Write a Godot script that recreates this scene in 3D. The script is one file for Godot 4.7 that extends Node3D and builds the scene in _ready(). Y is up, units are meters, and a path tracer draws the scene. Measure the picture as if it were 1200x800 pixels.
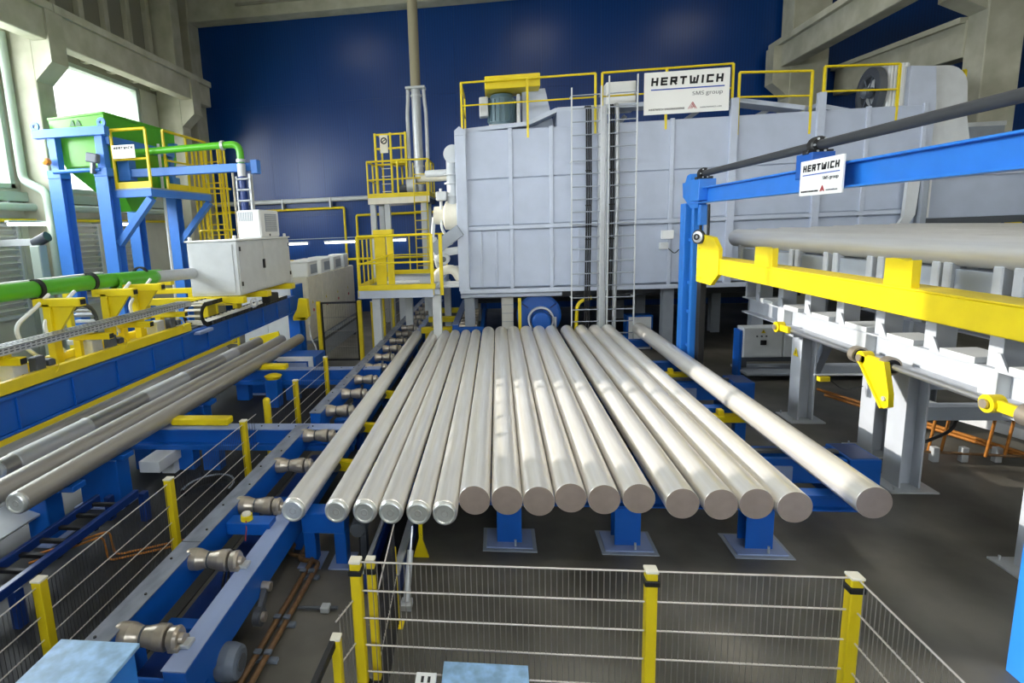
extends Node3D
# An aluminium billet hall: z runs along the hall (negative = away from the camera), x to the right, y up, metres.

class Mb:
	var v := PackedVector3Array()
	var n := PackedVector3Array()
	var marks := []      # where each span() began, with its box
	func tri(a: Vector3, b: Vector3, c: Vector3, na: Vector3, nb: Vector3, nc: Vector3) -> void:
		if (b - a).cross(c - a).dot(na + nb + nc) > 0.0:
			v.append_array([a, c, b]); n.append_array([na, nc, nb])
		else:
			v.append_array([a, b, c]); n.append_array([na, nb, nc])
	func quad(a: Vector3, b: Vector3, c: Vector3, d: Vector3, m: Vector3) -> void:
		tri(a, b, c, m, m, m); tri(a, c, d, m, m, m)
	func face(pts: Array, out: Vector3) -> void:   # a flat polygon that faces away from the inner point «out»
		var m: Vector3 = (pts[1] - pts[0]).cross(pts[2] - pts[0]).normalized()
		if m.dot(pts[0] - out) < 0.0: m = -m
		for i in range(1, pts.size() - 1): tri(pts[0], pts[i], pts[i + 1], m, m, m)
	func box(c: Vector3, s: Vector3, bs := Basis(), bev := 0.006) -> Mb:
		var h := s * 0.5
		var i := minf(bev, 0.3 * minf(h.x, minf(h.y, h.z)))
		var g := [[], [], []]
		for a in 3:
			for k in 8:
				var p := Vector3()
				for q in 3:
					var sg := 1.0 if (k >> q) & 1 else -1.0
					p[q] = sg * (h[q] if q == a else h[q] - i)
				g[a].append(c + bs * p)
		for a in 3:
			var b := (a + 1) % 3
			var d := (a + 2) % 3
			for s1 in 2:
				var m := Vector3(); m[a] = 1.0 if s1 else -1.0
				var k0 := s1 << a
				quad(g[a][k0], g[a][k0 | (1 << b)], g[a][k0 | (1 << b) | (1 << d)], g[a][k0 | (1 << d)], bs * m)
				if i <= 0.0: continue
				for s2 in 2:
					var e := m; e[b] = 1.0 if s2 else -1.0
					var k1 := k0 | (s2 << b)
					quad(g[a][k1], g[a][k1 | (1 << d)], g[b][k1 | (1 << d)], g[b][k1], (bs * e).normalized())
		if i > 0.0:
			for k in 8:
				var m := Vector3(1 if k & 1 else -1, 1 if k & 2 else -1, 1 if k & 4 else -1)
				m = (bs * m).normalized()
				tri(g[0][k], g[1][k], g[2][k], m, m, m)
		return self
	func span(x0: float, x1: float, y0: float, y1: float, z0: float, z1: float, bev := 0.006) -> Mb:
		var lo := Vector3(minf(x0, x1), minf(y0, y1), minf(z0, z1))
		marks.append([v.size(), AABB(lo, Vector3(absf(x1 - x0), absf(y1 - y0), absf(z1 - z0))).grow(0.004)])
		return box(Vector3(x0 + x1, y0 + y1, z0 + z1) * 0.5, Vector3(absf(x1 - x0), absf(y1 - y0), absf(z1 - z0)), Basis(), bev)
	static func frame(d: Vector3, up := Vector3.UP) -> Basis:
		var z := d.normalized()
		if absf(z.dot(up)) > 0.99: up = Vector3(0, 0, 1) if absf(z.z) < 0.9 else Vector3(1, 0, 0)
		var x := up.cross(z).normalized()
		return Basis(x, z.cross(x), z)
	func bar(p: Vector3, q: Vector3, w: float, h: float, up := Vector3.UP, bev := 0.004) -> Mb:
		return box((p + q) * 0.5, Vector3(w, h, p.distance_to(q)), frame(q - p, up), bev)
	func ibeam(p: Vector3, q: Vector3, w: float, h: float, t := 0.014, up := Vector3.UP) -> Mb:
		var f := frame(q - p, up)
		var o := f.y * (h - t) * 0.5
		bar(p + o, q + o, w, t, up, 0.002); bar(p - o, q - o, w, t, up, 0.002)
		return bar(p, q, t, h - t, up, 0.0)
	func lathe(o: Vector3, ax: Vector3, prof: Array, seg := 20) -> Mb:   # prof: [along, radius]; flat between rows, round around
		var f := frame(ax)
		for k in prof.size() - 1:
			var a: Array = prof[k]
			var b: Array = prof[k + 1]
			var t := Vector2(b[0] - a[0], b[1] - a[1])
			if t.length() < 1e-6: continue
			var m := Vector2(t.y, -t.x).normalized() * -1.0   # (radial, along) outward for a profile that runs along +ax
			m = Vector2(t.x, -t.y).normalized()
			for i in seg:
				var c0 := Vector2.from_angle(TAU * i / seg)
				var c1 := Vector2.from_angle(TAU * (i + 1) / seg)
				var r0 := f.x * c0.x + f.y * c0.y
				var r1 := f.x * c1.x + f.y * c1.y
				var n0 := r0 * m.x + f.z * m.y
				var n1 := r1 * m.x + f.z * m.y
				var p0: Vector3 = o + f.z * a[0] + r0 * a[1]
				var p1: Vector3 = o + f.z * a[0] + r1 * a[1]
				var q0: Vector3 = o + f.z * b[0] + r0 * b[1]
				var q1: Vector3 = o + f.z * b[0] + r1 * b[1]
				if a[1] > 1e-6: tri(p0, p1, q1, n0, n1, n1)
				if b[1] > 1e-6: tri(p0, q1, q0, n0, n1, n0)
		return self
	func cyl(p: Vector3, q: Vector3, r: float, seg := 12, r2 := -1.0) -> Mb:
		var L := p.distance_to(q)
		if r2 < 0.0: r2 = r
		return lathe(p, q - p, [[0.0, 0.0], [0.0, r], [L, r2], [L, 0.0]], seg)
	func tube(pts: Array, r: float, seg := 8) -> Mb:
		var rings := []
		var f := frame(pts[1] - pts[0])
		for i in pts.size():
			var d: Vector3 = (pts[mini(i + 1, pts.size() - 1)] - pts[maxi(i - 1, 0)]).normalized()
			var x := (f.x - d * f.x.dot(d)).normalized()
			f = Basis(x, d.cross(x), d)
			var ring := []
			for k in seg:
				var c := Vector2.from_angle(TAU * k / seg)
				ring.append(f.x * c.x + f.y * c.y)
			rings.append(ring)
		for i in pts.size() - 1:
			for k in seg:
				var l := (k + 1) % seg
				var a: Vector3 = rings[i][k]; var b: Vector3 = rings[i][l]; var c: Vector3 = rings[i + 1][l]; var d: Vector3 = rings[i + 1][k]
				tri(pts[i] + a * r, pts[i] + b * r, pts[i + 1] + c * r, a, b, c)
				tri(pts[i] + a * r, pts[i + 1] + c * r, pts[i + 1] + d * r, a, c, d)
		for e in [0, pts.size() - 1]:
			var m: Vector3 = (pts[0] - pts[1]).normalized() if e == 0 else (pts[e] - pts[e - 1]).normalized()
			for k in seg: tri(pts[e], pts[e] + rings[e][k] * r, pts[e] + rings[e][(k + 1) % seg] * r, m, m, m)
		return self
	func prism(poly: Array, o: Vector3, ux: Vector3, uy: Vector3, depth: float) -> Mb:   # outline in (ux, uy), pushed along ux x uy
		var uz := ux.cross(uy).normalized()
		var pk := PackedVector2Array(poly)
		var id := Geometry2D.triangulate_polygon(pk)
		var at := func(p: Vector2, d: float) -> Vector3: return o + ux * p.x + uy * p.y + uz * d
		for k in range(0, id.size(), 3):
			tri(at.call(pk[id[k]], 0), at.call(pk[id[k + 1]], 0), at.call(pk[id[k + 2]], 0), -uz, -uz, -uz)
			tri(at.call(pk[id[k]], depth), at.call(pk[id[k + 1]], depth), at.call(pk[id[k + 2]], depth), uz, uz, uz)
		var cw := Geometry2D.is_polygon_clockwise(pk)
		for k in pk.size():
			var a := pk[k]
			var b := pk[(k + 1) % pk.size()]
			var t := b - a
			var m2 := Vector2(t.y, -t.x) if not cw else Vector2(-t.y, t.x)
			var m := (ux * m2.x + uy * m2.y).normalized()
			quad(at.call(a, 0), at.call(b, 0), at.call(b, depth), at.call(a, depth), m)
		return self

static func fillet(pts: Array, r: float, k := 5) -> Array:
	var out := [pts[0]]
	for i in range(1, pts.size() - 1):
		var a: Vector3 = pts[i - 1]; var p: Vector3 = pts[i]; var b: Vector3 = pts[i + 1]
		var s := minf(r, minf(a.distance_to(p), b.distance_to(p)) * 0.49)
		var p0 := p + (a - p).normalized() * s
		var p1 := p + (b - p).normalized() * s
		for j in k + 1:
			var t := float(j) / k
			out.append(p0.lerp(p, t).lerp(p.lerp(p1, t), t))
	out.append(pts[-1])
	return out

var M := {}
var used := {}

func V(x: float, y: float, z: float) -> Vector3: return Vector3(x, y, z)
func mb() -> Mb: return Mb.new()

func numbered(n: String) -> String:
	used[n] = used.get(n, -1) + 1
	return n if used[n] == 0 else "%s_%03d" % [n, used[n]]

func origin(p: Node) -> Vector3:
	var s := Vector3.ZERO
	while p != self and p != null:
		s += p.position
		p = p.get_parent()
	return s

func apart(m: Mb) -> bool:   # only boxes, none touching another
	if m.marks.size() < 2 or m.marks[0][0] != 0: return false
	var each: int = m.marks[1][0]
	for i in m.marks.size():
		for j in i:
			if m.marks[i][1].intersects(m.marks[j][1]): return false
	return m.v.size() - m.marks[-1][0] <= 132

func obj(called: String, m: Mb, mt: Material, parent: Node = null) -> MeshInstance3D:
	if parent != null and m.marks.size() < 9 and apart(m):
		var last: MeshInstance3D = null
		for i in m.marks.size():
			var one := mb()
			var end: int = m.marks[i + 1][0] if i + 1 < m.marks.size() else m.v.size()
			one.v = m.v.slice(m.marks[i][0], end)
			one.n = m.n.slice(m.marks[i][0], end)
			last = obj(called, one, mt, parent)
		return last
	var o := MeshInstance3D.new()
	var off := Vector3.ZERO
	if parent == null:
		var lo := Vector3.INF; var hi := -Vector3.INF
		for p in m.v:
			lo = lo.min(p); hi = hi.max(p)
		off = Vector3((lo.x + hi.x) / 2, lo.y, (lo.z + hi.z) / 2)
		for i in m.v.size(): m.v[i] -= off
	var arr := []
	arr.resize(Mesh.ARRAY_MAX)
	arr[Mesh.ARRAY_VERTEX] = m.v
	arr[Mesh.ARRAY_NORMAL] = m.n
	var am := ArrayMesh.new()
	am.add_surface_from_arrays(Mesh.PRIMITIVE_TRIANGLES, arr)
	o.mesh = am
	o.material_override = mt
	if parent == null:
		o.name = numbered(called)
		o.position = off
		add_child(o)
	else:
		o.name = called
		parent.add_child(o, true)
		o.position = -origin(parent)
	return o

func tag(o: Node, label := "", category := "", group := "", kind := "") -> Node:
	if label: o.set_meta("label", label)
	if category: o.set_meta("category", category)
	if group: o.set_meta("group", group)
	if kind: o.set_meta("kind", kind)
	return o

func thing(called: String, label: String, category: String, at: Vector3, group := "") -> Node3D:
	var o := Node3D.new()
	o.name = numbered(called)
	add_child(o)
	o.position = at
	tag(o, label, category, group)
	return o

func struct(called: String, m: Mb, mt: Material, label := "", category := "") -> MeshInstance3D:
	var o := obj(called, m, mt)
	tag(o, label, category, "", "structure")
	return o

func stuff(o: Node) -> void: o.set_meta("kind", "stuff")

func dup(root: Node3D, by: Vector3, label: String) -> Node3D:
	var r: Node3D = root.duplicate()
	r.name = numbered(String(root.name).rstrip("0123456789").rstrip("_"))
	add_child(r)
	r.position = root.position + by
	r.set_meta("label", label)
	return r

# ---------- materials ----------
func noise_tex(freq: float, lo: Color, hi: Color, seed_: int, size := 256, oct := 4, ty := FastNoiseLite.TYPE_SIMPLEX_SMOOTH) -> NoiseTexture2D:
	var f := FastNoiseLite.new()
	f.seed = seed_; f.frequency = freq; f.fractal_octaves = oct; f.noise_type = ty
	var t := NoiseTexture2D.new()
	t.width = size; t.height = size; t.seamless = true; t.noise = f
	var g := Gradient.new()
	g.offsets = PackedFloat32Array([0.15, 0.85]); g.colors = PackedColorArray([lo, hi])
	t.color_ramp = g
	return t

var T := {}
func mat(called: String, c: String, rough: float, metal := 0.0, tex := "", sc := Vector3.ONE, bump := 0.0) -> StandardMaterial3D:
	var m := StandardMaterial3D.new()
	m.resource_name = called
	m.albedo_color = Color(c)
	m.roughness = rough
	m.metallic = metal
	if tex:
		m.albedo_texture = T[tex]
		m.uv1_triplanar = true; m.uv1_world_triplanar = true
		m.uv1_scale = sc
		if bump != 0.0:
			m.heightmap_enabled = true; m.heightmap_texture = T[tex]; m.heightmap_scale = bump
	M[called] = m
	return m

func materials() -> void:
	T.paint = noise_tex(0.012, Color(0.965, 0.965, 0.965), Color(1, 1, 1), 3)
	T.worn = noise_tex(0.02, Color(0.82, 0.82, 0.82), Color(1, 1, 1), 5)
	T.streak = noise_tex(0.03, Color(0.955, 0.95, 0.945), Color(1, 1, 1), 7)
	T.floor = noise_tex(0.008, Color(0.66, 0.66, 0.64), Color(1, 1, 0.99), 11, 512, 6)
	T.concrete = noise_tex(0.015, Color(0.89, 0.89, 0.86), Color(1, 1, 1), 13, 256, 5)
	T.rib = rib_tex()
	mat("blue", "#0556b0", 0.42, 0.0, "paint", Vector3.ONE * 0.7)
	mat("azure", "#2a7edb", 0.38, 0.0, "paint", Vector3.ONE * 0.7)
	mat("tower_blue", "#3f7fd6", 0.40, 0.0, "paint", Vector3.ONE * 0.7)
	mat("navy", "#0e2f70", 0.35)
	mat("worn_blue", "#92a2c8", 0.40, 0.1, "paint", Vector3(1.2, 1.2, 0.5))
	mat("cover_grey", "#858c9c", 0.45, 0.1, "worn", Vector3(1.2, 1.2, 0.5))
	mat("sheen_blue", "#9cc6ee", 0.35, 0.0, "worn", Vector3.ONE * 2.0)  # blue with the window reflection on the box tops put into its colour
	mat("yellow", "#e6ce0e", 0.40, 0.0, "paint", Vector3.ONE * 0.7)
	mat("yellow_deep", "#dcc313", 0.45, 0.0, "paint", Vector3.ONE)
	mat("amber", "#e58a1c", 0.4)
	mat("green", "#57b228", 0.28, 0.0, "paint", Vector3.ONE * 0.5)
	mat("dark_green", "#1f5a24", 0.5)
	mat("furnace", "#b3bdd0", 0.45, 0.0, "paint", Vector3.ONE * 0.4)
	mat("furnace_trim", "#bbc4d5", 0.40, 0.0, "paint", Vector3.ONE * 0.6)
	mat("light_grey", "#cdd1d3", 0.45, 0.0, "paint", Vector3.ONE * 0.8)
	mat("rack_grey", "#b4b9c1", 0.42, 0.0, "paint", Vector3.ONE * 0.8)
	mat("mid_grey", "#98a0ab", 0.5, 0.0, "paint", Vector3.ONE)
	mat("dark_grey", "#4b5057", 0.5)
	mat("motor_grey", "#616a77", 0.45)
	mat("teal", "#5a7480", 0.45)
	mat("black", "#17181a", 0.5)
	mat("rubber", "#1c1d20", 0.75)
	mat("white", "#e9ebea", 0.45)
	mat("sign_white", "#f1f2ef", 0.35)
	mat("ink", "#16171c", 0.6)
	mat("ink_blue", "#2b4fb4", 0.5)
	mat("ink_grey", "#5d6066", 0.6)
	mat("ink_red", "#b4454a", 0.6)
	mat("cream", "#e6e1cf", 0.5, 0.0, "paint", Vector3.ONE)
	mat("alu", "#fbf8f2", 0.34, 0.58, "streak", Vector3(3.0, 3.0, 0.12))
	mat("alu_end", "#a8988e", 0.5, 0.4, "paint", Vector3.ONE * 2.0)
	mat("alu_cap", "#dfe2df", 0.38, 0.7, "paint", Vector3.ONE * 4.0)
	mat("alu_dull", "#cfcfcd", 0.40, 0.5, "streak", Vector3(3.0, 3.0, 0.12))
	mat("roller", "#b5ab9d", 0.34, 0.7, "paint", Vector3.ONE * 6.0)
	mat("steel", "#c3c6ca", 0.3, 0.85)
	mat("galv", "#c3c7ca", 0.42, 0.4, "paint", Vector3.ONE * 2.0)
	mat("wire", "#8f8a84", 0.45, 0.5)
	mat("wire_bright", "#cfc9c2", 0.4, 0.5)
	mat("copper", "#b9772f", 0.42, 0.3, "worn", Vector3.ONE * 3.0)
	mat("brown_pipe", "#7a5c3c", 0.5, 0.1, "worn", Vector3.ONE * 3.0)
	mat("plaster", "#cccbbe", 0.85, 0.0, "concrete", Vector3.ONE * 0.25)
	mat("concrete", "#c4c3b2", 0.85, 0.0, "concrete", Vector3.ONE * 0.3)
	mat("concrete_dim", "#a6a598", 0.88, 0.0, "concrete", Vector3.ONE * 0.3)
	mat("wall_sheet", "#c8c9bc", 0.6, 0.0, "paint", Vector3.ONE * 0.4)
	mat("upper_sheet", "#8c8b7c", 0.7)
	mat("frame_green", "#aebcb0", 0.5)
	mat("blue_wall", "#003a80", 0.30, 0.0, "rib", Vector3(1.0, 0.5, 1.0))
	mat("floor", "#6e6b64", 0.48, 0.0, "floor", Vector3.ONE * 0.16)
	mat("shaft_grey", "#34373b", 0.5)
	mat("dark_wire", "#3b3b3d", 0.5, 0.3)
	mat("flue_beige", "#9c957c", 0.6)
	mat("alu_darker", "#b0aca3", 0.42, 0.5, "streak", Vector3(3.0, 3.0, 0.12))  # darker aluminium tone, used only for the left line logs
	mat("shade_black", "#1d1f21", 0.6)  # near black: the shade on the floor is put into this colour
	mat("louvre", "#dcddd8", 0.5)
	mat("brick", "#d5d4cc", 0.8)
	mat("skin_white", "#ececec", 0.7)
	mat("wrap", "#e8e8e4", 0.35)
	M.wrap.transparency = BaseMaterial3D.TRANSPARENCY_ALPHA
	M.wrap.albedo_color = Color(0.95, 0.95, 0.94, 0.55)
	var gl := mat("glass", "#eef4f2", 0.05)
	gl.transparency = BaseMaterial3D.TRANSPARENCY_ALPHA
	gl.albedo_color = Color(0.95, 0.98, 0.97, 0.06)
	var lg := mat("lamp_glow", "#ffffff", 0.6)
	lg.emission_enabled = true; lg.emission = Color(1.0, 0.98, 0.94); lg.emission_energy_multiplier = 6.0

func rib_tex() -> ImageTexture:   # fine vertical profiling of the blue sheet wall
	var im := Image.create(256, 64, false, Image.FORMAT_RGB8)
	for x in 256:
		var ph := fposmod(x / 256.0 * 10.0, 1.0)
		var h := 1.0 if ph < 0.62 else 0.93
		for y in 64: im.set_pixel(x, y, Color(h, h, h))
	return ImageTexture.create_from_image(im)

# ---------- small builders ----------
func bolt_row(st: Mb, p: Vector3, q: Vector3, count: int, r: float, ax: Vector3) -> void:
	for i in count:
		var c := p.lerp(q, float(i) / maxi(count - 1, 1))
		st.cyl(c, c + ax * r * 0.8, r, 6)

# squared capital letters drawn with bars, each letter a mesh of its own
const GLYPH := {
	"H": [[0, 0, 0, 1], [1, 0, 1, 1], [0, 0.5, 1, 0.5]],
	"E": [[0, 0, 0, 1], [0, 1, 1, 1], [0, 0.5, 0.9, 0.5], [0, 0, 1, 0]],
	"R": [[0, 0, 0, 1], [0, 1, 1, 1], [1, 1, 1, 0.45], [0, 0.45, 1, 0.45], [0.55, 0.45, 1, 0]],
	"T": [[0, 1, 1, 1], [0.5, 0, 0.5, 1]],
	"W": [[0, 1, 0.1, 0], [0.1, 0, 0.5, 0], [0.5, 0, 0.55, 0.7], [0.5, 0, 0.9, 0], [0.9, 0, 1, 1]],
	"I": [[0.5, 0, 0.5, 1]],
	"C": [[0, 0, 0, 1], [0, 1, 1, 1], [0, 0, 1, 0]],
}
func block_text(parent: Node, text: String, o: Vector3, ux: Vector3, uy: Vector3, width: float, h: float, mt: Material, mt2: Material) -> void:
	var uz := ux.cross(uy).normalized()
	var total := 0.0
	for ch in text: total += 0.55 if ch == "I" else (1.25 if ch == "W" else 1.0)
	var unit := width / total
	var x := 0.0
	var k := 0
	for ch in text:
		var adv: float = (0.55 if ch == "I" else (1.25 if ch == "W" else 1.0)) * unit
		var gw := adv - unit * 0.28
		var st := mb()
		for s in GLYPH[ch]:
			var sw := h * 0.25
			var a: Vector3 = o + ux * (x + s[0] * (gw - sw) + sw * 0.5 + s[1] * h * 0.06) + uy * (sw * 0.5 + s[1] * (h - sw)) + uz * 0.003
			var b: Vector3 = o + ux * (x + s[2] * (gw - sw) + sw * 0.5 + s[3] * h * 0.06) + uy * (sw * 0.5 + s[3] * (h - sw)) + uz * 0.003
			var d: Vector3 = (b - a).normalized() * sw * 0.5
			st.bar(a - d, b + d, sw, 0.004, uz, 0.0)
		obj("letter", st, mt2 if k < 2 else mt, parent)
		x += adv
		k += 1

func small_text(parent: Node, called: String, text: String, c: Vector3, ux: Vector3, uy: Vector3, h: float, width: float, mt: Material, bold := false) -> void:
	var tm := TextMesh.new()
	var f := SystemFont.new()
	f.font_names = PackedStringArray(["Droid Sans"])
	if bold: f.font_weight = 700
	tm.font = f; tm.text = text; tm.font_size = 48; tm.pixel_size = h / 36.0; tm.depth = 0.004; tm.curve_step = 2.0
	var o := MeshInstance3D.new()
	o.mesh = tm; o.material_override = mt; o.name = called
	parent.add_child(o, true)
	var uz := ux.cross(uy).normalized()
	var w := tm.get_aabb().size.x
	var k := width / w if w > 0.01 else 1.0
	o.transform = Transform3D(Basis(ux * k, uy, uz), c + uz * 0.003 - origin(parent))

func maker_sign(called: String, label: String, o: Vector3, ux: Vector3, uy: Vector3, w: float, h: float, small := true) -> Node3D:
	var uz := ux.cross(uy).normalized()
	var t := thing(called, label, "sign", o)
	obj("board", mb().box(o + ux * w * 0.5 + uy * h * 0.5 - uz * 0.011, Vector3(w, h, 0.022), Basis(ux, uy, uz), 0.003), M.sign_white, t)
	block_text(t, "HERTWICH", o + ux * w * 0.08 + uy * h * 0.68, ux, uy, w * 0.87, h * 0.19, M.ink, M.ink)
	obj("blue_line", mb().box(o + ux * w * 0.51 + uy * h * 0.585 + uz * 0.003, Vector3(w * 0.86, h * 0.028, 0.004), Basis(ux, uy, uz), 0.0), M.ink_blue, t)
	if small:
		small_text(t, "small_lettering", "SMS group", o + ux * w * 0.745 + uy * h * 0.45, ux, uy, h * 0.09, w * 0.35, M.ink_grey)
		small_text(t, "small_lettering", "HERTWICH ENGINEERING", o + ux * w * 0.27 + uy * h * 0.115, ux, uy, h * 0.045, w * 0.42, M.ink, true)
		small_text(t, "small_lettering", "www.hertwich.com", o + ux * w * 0.79 + uy * h * 0.115, ux, uy, h * 0.04, w * 0.25, M.ink_grey)
		var lg := mb()
		for s in [[-0.05, 0.0, 0.0, 0.16], [-0.03, 0.0, 0.012, 0.14], [-0.01, 0.0, 0.022, 0.11], [0.05, 0.0, 0.0, 0.16], [0.032, 0.0, -0.006, 0.13], [-0.02, 0.045, 0.03, 0.045]]:
			var a: Vector3 = o + ux * w * (0.575 + s[0]) + uy * h * (0.09 + s[1]) + uz * 0.003
			var b: Vector3 = o + ux * w * (0.575 + s[2]) + uy * h * (0.09 + s[3]) + uz * 0.003
			lg.bar(a, b, h * 0.012, 0.004, uz, 0.0)
		obj("emblem", lg, M.ink_red, t)
	return t

# a guard rail over a line of foot points
func railing(called: String, label: String, pts: Array, h := 1.05, toe := true, step := 1.1, r := 0.024, mids := 1, drop := 0.0, vert := 0.0) -> Node3D:
	var t := thing(called, label, "railing", pts[0])
	for i in pts.size() - 1:
		var a: Vector3 = pts[i]
		var b: Vector3 = pts[i + 1]
		var up := V(0, h, 0)
		obj("top_rail", mb().tube([a + up, b + up], r, 8), M.yellow, t)
		for k in mids:
			var f := V(0, h * (k + 1.0) / (mids + 1.0), 0)
			obj("mid_rail", mb().tube([a + f, b + f], r * 0.75, 8), M.yellow, t)
		if toe: obj("toe_board", mb().bar(a + V(0, 0.07, 0), b + V(0, 0.07, 0), 0.012, 0.14), M.yellow, t)
		var n := maxi(1, roundi(a.distance_to(b) / step))
		for k in n + 1:
			if k == n and i < pts.size() - 2: continue
			var p := a.lerp(b, float(k) / n)
			obj("post", mb().bar(p - V(0, drop, 0), p + up, 0.05, 0.05), M.yellow, t)
		if vert > 0.0:
			var m := int(a.distance_to(b) / vert)
			for k in range(1, m):
				var p := a.lerp(b, float(k) / m)
				obj("infill_bar", mb().bar(p, p + up, 0.03, 0.03, Vector3.UP, 0.0), M.yellow, t)
	return t

func ladder(called: String, label: String, p: Vector3, ux: Vector3, w: float, y1: float, mt: Material, pitch := 0.29, out := Vector3.ZERO) -> Node3D:
	var t := thing(called, label, "ladder", p)
	for s in [-0.5, 0.5]:
		var q: Vector3 = p + ux * w * s
		obj("rail", mb().bar(q, V(q.x, y1, q.z), 0.045, 0.03, ux), mt, t)
	var y := p.y + pitch * 0.6
	while y < y1 - 0.1:
		obj("rung", mb().cyl(V(p.x, y, p.z) - ux * w * 0.5, V(p.x, y, p.z) + ux * w * 0.5, 0.014, 8), M.mid_grey if mt != M.yellow else mt, t)
		if out != Vector3.ZERO and fmod(y, 1.5) < pitch:
			for s in [-0.5, 0.5]: obj("bracket", mb().bar(V(p.x, y, p.z) + ux * w * s, V(p.x, y, p.z) + ux * w * s + out, 0.03, 0.02), mt, t)
		y += pitch
	return t

# welded wire fence: posts, panels of thick level wires and thin upright wires
func mesh_panel(parent: Node, a: Vector3, b: Vector3, h: float, rows: Array, gap := 0.032, th := 0.0028, dark := false) -> void:
	var pn := obj("wire_panel", fine_wires(a, b, h, gap, th), M.dark_wire if dark else M.wire, parent)
	stuff(pn)
	for y in rows: obj("level_wire", mb().tube([a + V(0, y, 0), b + V(0, y, 0)], 0.0055, 6), M.wire_bright, pn)

func fine_wires(a: Vector3, b: Vector3, h: float, gap: float, th: float) -> Mb:
	var st := mb()
	var m := int(a.distance_to(b) / gap)
	for k in range(1, m):
		var p := a.lerp(b, float(k) / m)
		st.tube([p + V(0, 0.06, 0), p + V(0, h, 0)], th, 4)
	return st

func fence_post(parent: Node, p: Vector3, h: float, w := 0.06, clips := true) -> void:
	var o := obj("post", mb().box(p + V(0, h * 0.5, 0), Vector3(w, h, w)), M.yellow_deep, parent)
	obj("post_cap", mb().box(p + V(0, h + 0.006, 0), Vector3(w + 0.006, 0.016, w + 0.006)), M.cream, o)
	obj("foot_plate", mb().box(p + V(0, 0.006, 0), Vector3(0.15, 0.012, 0.15)), M.yellow_deep, o)
	if clips:
		for y in [h * 0.42, h - 0.06]: obj("clip", mb().box(p + V(0, y, 0), Vector3(w + 0.02, 0.035, w + 0.02)), M.black, o)

func warning_plate(parent: Node, c: Vector3, ux: Vector3, uy: Vector3, s: float) -> void:
	var uz := ux.cross(uy).normalized()
	obj("warning_sticker", mb().prism([Vector2(-s, -s * 0.8), Vector2(s, -s * 0.8), Vector2(0, s)], c, ux, uy, 0.004), M.yellow, parent)
	obj("warning_mark", mb().box(c + uz * 0.005, Vector3(s * 0.22, s * 0.8, 0.003), Basis(ux, uy, uz), 0.0), M.ink, parent)

func _ready() -> void:
	# ---- camera ----
	var cam := Camera3D.new()
	cam.name = "camera"
	add_child(cam)
	cam.transform = Transform3D(Basis(V(0.992739, -0.039962, -0.113454), V(0.021065, 0.986383, -0.163111), V(0.118427, 0.159537, 0.980063)).orthonormalized(), V(0, 3.35, 0))
	cam.set_frustum(0.05 * 800.0 / 646.8, Vector2(94.5, -29.1) * 0.05 / 646.8, 0.05, 200.0)
	cam.current = true
	# ---- sky, exposure ----
	var we := WorldEnvironment.new()
	we.name = "environment"
	var env := Environment.new()
	env.tonemap_mode = Environment.TONE_MAPPER_LINEAR
	env.tonemap_exposure = 0.72
	env.background_mode = Environment.BG_SKY
	var sm := ProceduralSkyMaterial.new()
	sm.sky_top_color = Color("#dfe8f0"); sm.sky_horizon_color = Color("#f4f6f6")
	sm.ground_horizon_color = Color("#d8d8d2"); sm.ground_bottom_color = Color("#b8b8b0")
	sm.sky_energy_multiplier = 3.4; sm.ground_energy_multiplier = 1.2
	var sky := Sky.new()
	sky.sky_material = sm
	env.sky = sky
	env.sdfgi_enabled = true; env.ssao_enabled = true; env.ssil_enabled = true
	we.environment = env
	add_child(we)
	# ---- low sun through the left windows ----
	var sun := DirectionalLight3D.new()
	sun.name = "sun"
	sun.light_energy = 2.9
	sun.light_color = Color(1.0, 0.97, 0.92)
	sun.light_angular_distance = 0.6
	sun.shadow_enabled = true
	sun.sky_mode = DirectionalLight3D.SKY_MODE_LIGHT_ONLY
	add_child(sun)
	sun.transform = Transform3D(Basis.looking_at(V(1, -0.35, 0.16)), V(-10, 10, -10))
	# ---- daylight through the windows of the left wall beside and behind the camera ----
	for e in [[-9.6, 3.6], [-3.7, 5.2], [2.9, 5.2]]:
		area("window_and_fill_light", V(-12.1, 6.6, e[0]), V(1, 0, 0), e[1], 3.4, (24.0 if e[0] < -8 else 16.0) * e[1], Color(0.95, 0.98, 1.0))
	area("window_and_fill_light", V(3.0, 6.6, 8.85), V(0, 0, -1), 16.0, 3.0, 15.0, Color(0.95, 0.98, 1.0))  # fill from an added, unseen window band behind the camera
	# ---- added, unseen hall lamps under the roof, for general brightness ----
	for x in [-6.0, 2.0, 8.5]:
		for z in [-17.0, -9.0, -2.0]:
			area("added_hall_lamp_light", V(x, 11.7, z), V(0, -1, 0), 1.8, 1.0, (2.5 if z < -12 else (9.0 if z < -5 else (24.0 if x == 2.0 else (22.0 if x > 5 else 4.0)))) * (0.5 if x < 0 else 1.0), Color(1.0, 0.98, 0.95))
	materials()
	hall()
	furnace()
	billet_table()
	roller_conveyor()
	gantry()
	rack()
	left_line()
	hopper_tower()
	platforms()
	back_equipment()
	fences()
	foreground()
	floor_details()

func area(called: String, at: Vector3, to: Vector3, w: float, h: float, e: float, c: Color) -> void:
	var l := AreaLight3D.new()
	l.name = numbered(called)
	add_child(l)
	l.area_size = Vector2(w, h)
	l.area_range = 60.0
	l.light_energy = e
	l.light_color = c
	l.shadow_enabled = true
	l.transform = Transform3D(Basis.looking_at(to, V(0, 0, 1) if absf(to.y) > 0.9 else Vector3.UP), at)

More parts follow.
